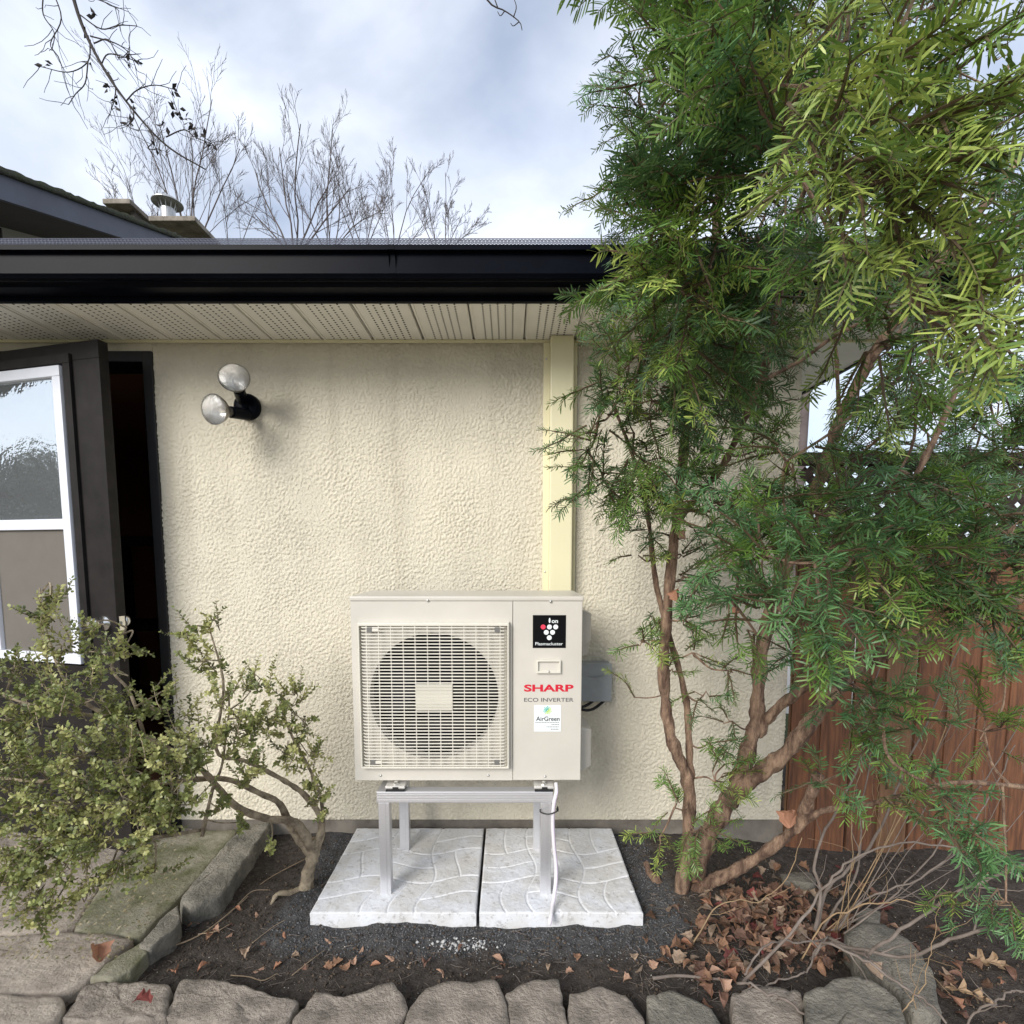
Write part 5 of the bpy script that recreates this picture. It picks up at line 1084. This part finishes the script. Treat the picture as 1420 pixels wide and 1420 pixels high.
# leaf shapes
def leaf_outline(kind):
    if kind == 'oval': return [(0, 0), (.16, .18), (.24, .42), (.18, .72), (0, 1), (-.18, .72), (-.24, .42), (-.16, .18)]
    if kind == 'lobed':
        r = [(0, 0), (.12, .08), (.34, .14), (.33, .30), (.46, .44), (.34, .54), (.28, .72), (.15, .76), (0, 1.0)]
        return r+[(-x, y) for x, y in r[-2:0:-1]]
    r = [(0, 0), (.06, .12), (.22, .10), (.12, .26), (.40, .36), (.30, .42), (.12, .42), (.13, .52), (.42, .70), (.28, .74), (.12, .64), (.11, .76), (.24, .92), (.08, .88), (0, 1.0)]
    return r+[(-x, y) for x, y in r[-2:0:-1]]
def leaf_mesh(kind, curl, sd_):
    r_ = np.random.default_rng(sd_); o_ = np.array(leaf_outline(kind)); n = len(o_)
    mid = np.array([(0, t) for t in (.15, .4, .65, .85)]); 
    V = np.vstack([o_*1.0, o_*[.5, .94]+[0, .03]]); m_ = n
    f = [(j, (j+1) % n, n+(j+1) % n, n+j) for j in range(n)] + [tuple(range(n, 2*n))]
    z = curl*(np.abs(V[:, 0])*1.4)**1.5 + .25*curl*np.sin(V[:, 1]*3)+r_.normal(0, .045, len(V))
    return np.column_stack([V[:, 0], V[:, 1]-.5, z]), f
LM = []
for i, (kd, cu) in enumerate((('oval', .5), ('oval', 1.1), ('lobed', .4), ('lobed', .9), ('oval', -.6), ('lobed', -.5))):
    v, f = leaf_mesh(kd, cu, i); LM.append((v, f))
COLS = [(.46, .23, .14), (.52, .32, .22), (.36, .20, .12), (.47, .34, .24), (.24, .13, .09), (.27, .07, .06)]
cache = {}
def dead_leaf(P, size, yaw, label, group, tilt=(0, 0), k=None, ci=None, name='fallen_leaf'):
    k = int(rg.integers(len(LM))) if k is None else k; ci = int(rg.choice([0, 0, 1, 1, 2, 3, 4])) if ci is None else ci
    if (k, ci) not in cache:
        b = MB(); b.add(LM[k][0], LM[k][1], COLS[ci]); o = b.build(name, M['deadleaf'], smooth=False); cache[(k, ci)] = o.data
    else: o = bpy.data.objects.new(name, cache[(k, ci)]); C.objects.link(o)
    o.location = tuple(P); o.rotation_euler = (tilt[0], tilt[1], yaw); o.scale = (size,)*3
    return tag(o, label, 'leaf', group)
LS = [(395,1298),(368,1308),(300,1293),(318,1298),(268,1285),(340,1325),(385,1342),(282,1345),(360,1345),(425,1344),(455,1342),(468,1338),(248,1282),(290,1240+60),(520,1341),(478,1345),(490,1338),(640,1318),(690,1332),(700,1338),(568,1340),(455,1306),(320,1282),(355,1270),(410,1330),(540,1330),(590,1340),(610,1352),(800,1330),(880,1330),(790,1350),(870,1362),(905,1340),(850,1345),(920,1322),(760,1345),(690,1355),(330,1262),(245,1350),(500,1320)]
def gpt(x, y):
    P = atZ(x, y, -.05)
    for _ in range(4): P = atZ(x, y, gz(P[0], P[1])[0])
    return P
for i, (x, y) in enumerate(LS):
    P = gpt(x, y)+np.array([0, 0, .006])
    k_, ci_ = int(rg.integers(len(LM))), int(rg.choice([0, 0, 1, 1, 2, 3, 4]))
    shp = 'lobed' if k_ in (2, 3, 5) else 'narrow'; hue = ['orange', 'pinkish', 'brown', 'tan', 'dark brown'][ci_]
    where = 'behind the corner stone' if x < 290 else 'between boxwood roots and long pale stone' if x < 430 else 'in front of the slab nearer the boxwood' if x < 560 else 'beside the white mortar chips' if x < 700 else 'in front of the slab nearer the yew' if x < 840 else 'between slab corner and wedge stone'
    dead_leaf(P, .026+.020*rg.random(), rg.uniform(0, 6.28), f'small {shp} {hue} dry leaf on soil {where}', 'fallen leaves on the bare soil', (rg.normal(0, .25), rg.normal(0, .25)), k_, ci_)
dead_leaf(gpt(1000, 1380)+np.array([0, 0, .03]), .05, .3, 'curled tan leaf lying on the twigs in front of the yew', None, (.3, .2), 3, 1)
dead_leaf(gpt(135, 1352)+np.array([0, 0, .07]), .075, 1.0, 'large curled rust leaf caught between the flagstones', None, (.4, .3), 3, 0)
dead_leaf(atZ(196, 1398, .022)+np.array([0, 0, .012]), .055, 2.5, 'reddish crumpled leaf on the corner edging stone', None, (.5, .4), 3, 5)
dead_leaf(atZ(1208, 1350, .0)+np.array([0, 0, .012]), .07, .4, 'tan lobed leaf resting on the slanting grey stone', None, (.2, .1), 2, 3)
# leaves caught in the yew
for (x, y, Y_, s, ci, lab) in ((1096, 1137, 1.70, .075, 0, 'peach coloured dead leaf hanging on the low yew limb'), (1216, 882, 1.55, .06, 0, 'rusty dead leaf caught below a tan one in the yew'), (1216, 853, 1.56, .07, 3, 'tan dead leaf caught in the middle of the yew'), (941, 825, 1.86, .055, 0, 'orange dead leaf caught on the thin yew stem above the junction box'), (951, 740, 1.85, .045, 1, 'pinkish dead leaf at the fork of the thin yew stem'), (921, 565, 1.8, .04, 0, 'small rusty leaf caught high in the yew by the downpipe'), (1020, 846, 1.55, .03, 0, 'tiny orange leaf caught in the drooping yew foliage')):
    dead_leaf(atY(x, y, Y_), s, rg.uniform(-.6, .6)+math.pi, lab, None, (R(80), 0), 3, ci, 'caught_leaf')
# oak leaf on the dark soil
b = MB(); v, f = leaf_mesh('oak', .35, 9); P = gpt(1372, 1342); b.add(v*[.115, .13, .09] @ np.array(Matrix.Rotation(R(-110), 3, 'Z')).T + P + [0, 0, .014], f)
tag(b.build('oak_leaf', M['oakleaf'], base=P), 'pale tan oak leaf with pointed lobes on the dark soil', 'leaf')
b = MB(); v, f = leaf_mesh('oak', .5, 4); P = gpt(1345, 1388); b.add(v*[.08, .13, .09] @ np.array(Matrix.Rotation(R(-130), 3, 'Z')).T + P + [0, 0, .014], f)
tag(b.build('oak_leaf', M['oakleaf'], base=P), 'narrow dry leaf beside the twigs, below the pointed oak leaf', 'leaf')
# leaf pile
Lt = MB()
def litter(n, cxy, sx, sy, lay):
    for i in range(n):
        x, y = cxy[0]+rg.normal(0, sx), cxy[1]+rg.normal(0, sy)
        if y < 1200: continue
        P = gpt(x, y); 
        if P[1] > 2.40: continue
        v, f = LM[int(rg.integers(len(LM)))]; s = .03+.03*rg.random()
        Rm = np.array((Matrix.Rotation(rg.uniform(0, 6.28), 3, 'Z') @ Matrix.Rotation(rg.normal(0, .4), 3, 'X') @ Matrix.Rotation(rg.normal(0, .4), 3, 'Y')))
        c = np.array(COLS[int(rg.choice([0, 1, 2, 2, 3, 3, 4, 4, 4, 4, 2, 1, 3, 5]))])*rg.uniform(.3, 1.0)
        Lt.add(v*s @ Rm.T + P + [0, 0, .008+lay*rg.random()], f, c)
litter(210, (1085, 1278), 62, 34, .03); litter(100, (1130, 1320), 50, 22, .03); litter(60, (1020, 1260), 35, 22, .02); litter(45, (1300, 1370), 60, 25, .01); litter(60, (1000, 1330), 60, 30, .008)
tag(Lt.build('leaf_litter', M['deadleaf'], base=(.85, 1.8, -.08)), 'heap of brown and rust fallen leaves at the foot of the yew', 'leaf litter', kind='stuff')
# fine debris: needles and bits
deb = MB()
for i in range(420):
    x, y = (rg.uniform(190, 900), rg.uniform(1280, 1375)) if i < 170 else (rg.uniform(880, 1100), rg.uniform(1240, 1390))
    P = gpt(x, y)+np.array([0, 0, .004])
    if inslab(P[0], P[1]): continue
    a = rg.uniform(0, 6.28); d = np.array([math.cos(a), math.sin(a), rg.normal(0, .12)])*rg.uniform(.006, .024)
    deb.tube([P-d, P+d*.2+rg.normal(0, .002, 3), P+d], .0009, 3, False)
tag(deb.build('plant_debris', M['twig'], base=(.3, 1.7, -.05)), 'thin dry needles and stalk bits strewn on the soil', 'debris', kind='stuff')
bits = MB()
for i in range(900):
    x, y = rg.uniform(-20, 250), rg.uniform(1150, 1330)
    if x > 330-(y-1140)*.9: continue
    P = atZ(x, y, .020); a = rg.uniform(0, 6.28); d = np.array([math.cos(a), math.sin(a), rg.normal(0, .25)])*rg.uniform(.005, .009); q = np.array([-d[1], d[0], .002])*.5
    bits.add([P-d, P+q, P+d, P-q], [(0, 1, 2, 3)], np.array([(.34, .29, .16), (.17, .18, .07), (.42, .36, .24)][i % 3])*rg.uniform(.7, 1.1))
tag(bits.build('shed_leaves', M['deadleaf'], base=(-1.2, 1.7, .01)), 'shed boxwood leaves scattered over the flagstones', 'leaf litter', kind='stuff')
# sticks on the soil
def stick(pts, r0, r1, label, m='stick', lift=.006, side=()):
    P = [gpt(x, y)+np.array([0, 0, lift]) for x, y in pts]; t = thing('fallen_twig', P[0], label, 'twig')
    S = spline(P, 30); MB().tube(S, np.linspace(r0, r1, 30), 5).build('stem', M[m], t, smooth=True)
    for i, q in enumerate(side): MB().tube(spline([gpt(x, y)+np.array([0, 0, lift+.006]) for x, y in q], 10), np.linspace(r1*1.1, r1*.6, 10), 4).build('side_shoot', M[m], t)
stick([(205,1325),(275,1300),(330,1258),(370,1222),(425,1192)], .0030, .0020, 'long straight pale twig lying towards the boxwood trunk', side=([(330,1258),(350,1240),(372,1238)], [(275,1300),(300,1296),(318,1286)]))
stick([(320,1355),(345,1357),(365,1362),(385,1352)], .0022, .0015, 'short curved dry twig beside the long pale edging stone')
stick([(405,1355),(430,1335),(450,1320)], .0016, .001, 'thin dark straight twig below the left slab corner')
stick([(905,1362),(940,1358),(985,1362),(1012,1364)], .006, .004, 'dark thick twig lying behind the wedge shaped stone', 'twig', .012)
stick([(350,1310),(378,1288),(395,1278)], .0015, .001, 'thin grey twig near the boxwood roots')

# ------------------------------------------------------------------ bare shrub on the right
sh0 = gpt(1140, 1300); shr = thing('bare_shrub', sh0, 'leafless grey shrub with arching tangled stems in front of fence', 'shrub')
def stem(pts, r0, r1, m='twig', n=30, tw_=4, tl=.09):
    pts = [(a, b_-(6 if i else 0), c_) for i, (a, b_, c_) in enumerate(pts)]; P = spline([atY(*q) for q in pts], n); wv = rg.normal(0, 1, (n+8, 3)); wv = np.array([wv[i:i+8].mean(0) for i in range(n)]); P = P+(wv-wv[0])*.022*np.clip(np.arange(n)/8, 0, 1)[:, None]
    b = MB(); b.tube(P, .8*np.linspace(r0, r1, n)*(1+.07*rg.normal(0, 1, n)), 6, True)
    for k in range(tw_):
        i = int(rg.integers(4, n-2)); d = nrm(P[i+1]-P[i]); s = nrm(np.cross(d, rg.normal(0, 1, 3))); q = [P[i]]; dd_ = nrm(d*.8+s*.7)
        for j in range(5): dd_ = nrm(dd_+rg.normal(0, .2, 3)); q.append(q[-1]+dd_*tl*(.5+rg.random())/4)
        b.tube(q, np.linspace(r1*.7, .0007, 6), 4, False)
    b.build('stem', M[m], shr, smooth=True)
stem([(1148,1300,1.68),(1116,1322,1.60),(1070,1325,1.56),(1030,1362,1.52)], .004, .004, tw_=0)
stem([(1030,1362,1.52),(1081,1314,1.56),(1116,1267,1.58),(1144,1224,1.6),(1175,1202,1.6),(1230,1175,1.58),(1300,1172,1.55),(1380,1200,1.5)], .0062, .003)
stem([(1148,1298,1.66),(1100,1352,1.55),(1022,1364,1.50)], .004, .003, tw_=0)
stem([(1022,1364,1.50),(1057,1370,1.46),(1100,1393,1.42),(1136,1420,1.38)], .005, .004, tw_=1)
stem([(1124,1330,1.62),(1150,1318,1.58),(1199,1346,1.5),(1254,1381,1.42),(1320,1425,1.34)], .0062, .004)
stem([(1148,1300,1.68),(1200,1330,1.58),(1227,1318,1.55),(1254,1295,1.52),(1325,1251,1.5),(1384,1216,1.48),(1440,1190,1.45)], .0075, .005)
stem([(1150,1305,1.68),(1183,1322,1.6),(1254,1330,1.5),(1306,1306,1.46),(1353,1289,1.44),(1440,1293,1.42)], .0075, .005)
stem([(962,1306,1.70),(985,1275,1.72),(1018,1253,1.74),(1057,1247,1.74),(1097,1216,1.74),(1115,1170,1.72)], .0034, .0016, 'twigy', tw_=2)
stem([(1112,1330,1.62),(1148,1283,1.64),(1195,1259,1.62),(1254,1253,1.58),(1313,1259,1.55),(1400,1262,1.5)], .0034, .0018, 'twigy')
stem([(1132,1290,1.78),(1145,1250,1.82),(1172,1220,1.86),(1215,1170,1.9),(1250,1100,1.95),(1290,1010,1.95),(1330,900,1.95)], .010, .003)
stem([(1130,1290,1.75),(1142,1245,1.8),(1140,1200,1.85),(1165,1130,1.9),(1195,1070,1.95),(1215,980,2.0),(1255,900,2.0)], .0085, .003)
stem([(1140,1290,1.8),(1185,1215,1.9),(1190,1130,2.0),(1205,1040,2.05),(1195,960,2.05)], .006, .002)
stem([(1160,1290,1.75),(1200,1250,1.7),(1290,1200,1.7),(1370,1120,1.75),(1420,1040,1.75)], .005, .002)
stem([(1170,1295,1.72),(1255,1240,1.72),(1330,1150,1.78),(1380,1080,1.8),(1430,960,1.8)], .004, .002, tw_=6)
stem([(1240,1420,1.40),(1280,1375,1.42),(1290,1320,1.44),(1300,1260,1.46)], .0022, .001, 'twigy', tw_=5)
stem([(1340,1425,1.38),(1370,1385,1.38),(1400,1375,1.38),(1440,1372,1.38)], .004, .003)
stem([(1270,1400,1.42),(1262,1360,1.43),(1268,1320,1.44)], .0016, .0008, 'twigy', tw_=3)
stem([(1165,1290,1.74),(1290,1060,1.7),(1310,960,1.7),(1295,900,1.68),(1270,855,1.66)], .0026, .001, 'twigy', tw_=3)
stem([(1160,1290,1.74),(1190,1180,1.72),(1220,1110,1.7),(1215,1060,1.7)], .0022, .001, 'twigy', tw_=4)
for k in range(8):
    a = rg.uniform(1150, 1420); yy = rg.uniform(960, 1200); stem([(1160+rg.normal(0, 15), 1290, 1.76), ((1160+a)/2, (1290+yy)/2+20, 1.8), (a, yy, 1.86), (a+rg.uniform(-20, 60), yy-rg.uniform(20, 80), 1.88)], .0026, .0009, 'twig' if k % 3 else 'twigy', 20, 4, .12)
# a tuft of dry grass by the flagstones
tg = MB(); gq = gpt(85, 1412)
for i in range(70):
    p = gq+np.array([rg.normal(0, .03), rg.normal(0, .015), 0]); d = np.array([rg.normal(0, .5), rg.normal(0, .4), 1.0])*rg.uniform(.02, .05)
    tg.tube([p, p+d*.6, p+d+[d[0]*.5, d[1]*.5, -.01]], [.0011, .0009, .0004], 3, False)
tag(tg.build('dry_grass', M['stick'], base=gq), 'small tuft of dry grass between flagstone and corner edging stone', 'grass', kind='stuff')

# ------------------------------------------------------------------ evergreen hedge out of frame on the left, mirrored in the door pane
hg = thing('evergreen_hedge', (-11.5, -1.5, -.14), 'dark evergreen hedge reflected in the door window', 'hedge')
rg = np.random.default_rng(5); n = 9000; P = np.column_stack([rg.uniform(-12.3, -10.9, n), rg.uniform(-9, 5, n), np.zeros(n)]); P[:, 2] = rg.random(n)**.7*(2.35+.7*vn(P*[0, 1, 0], .9)+.3*vn(P, 3))
d = rg.normal(0, 1, (n, 3)); d /= np.linalg.norm(d, axis=1, keepdims=True); Lh = Leaves()
needles(Lh, P, d, rg.normal(0, 1, (n, 3)), np.full(n, .26), np.full(n, .16), np.array((.02, .034, .016))*(.5+rg.random((n, 1))))
Lh.build('foliage', M['hedge'], hg)
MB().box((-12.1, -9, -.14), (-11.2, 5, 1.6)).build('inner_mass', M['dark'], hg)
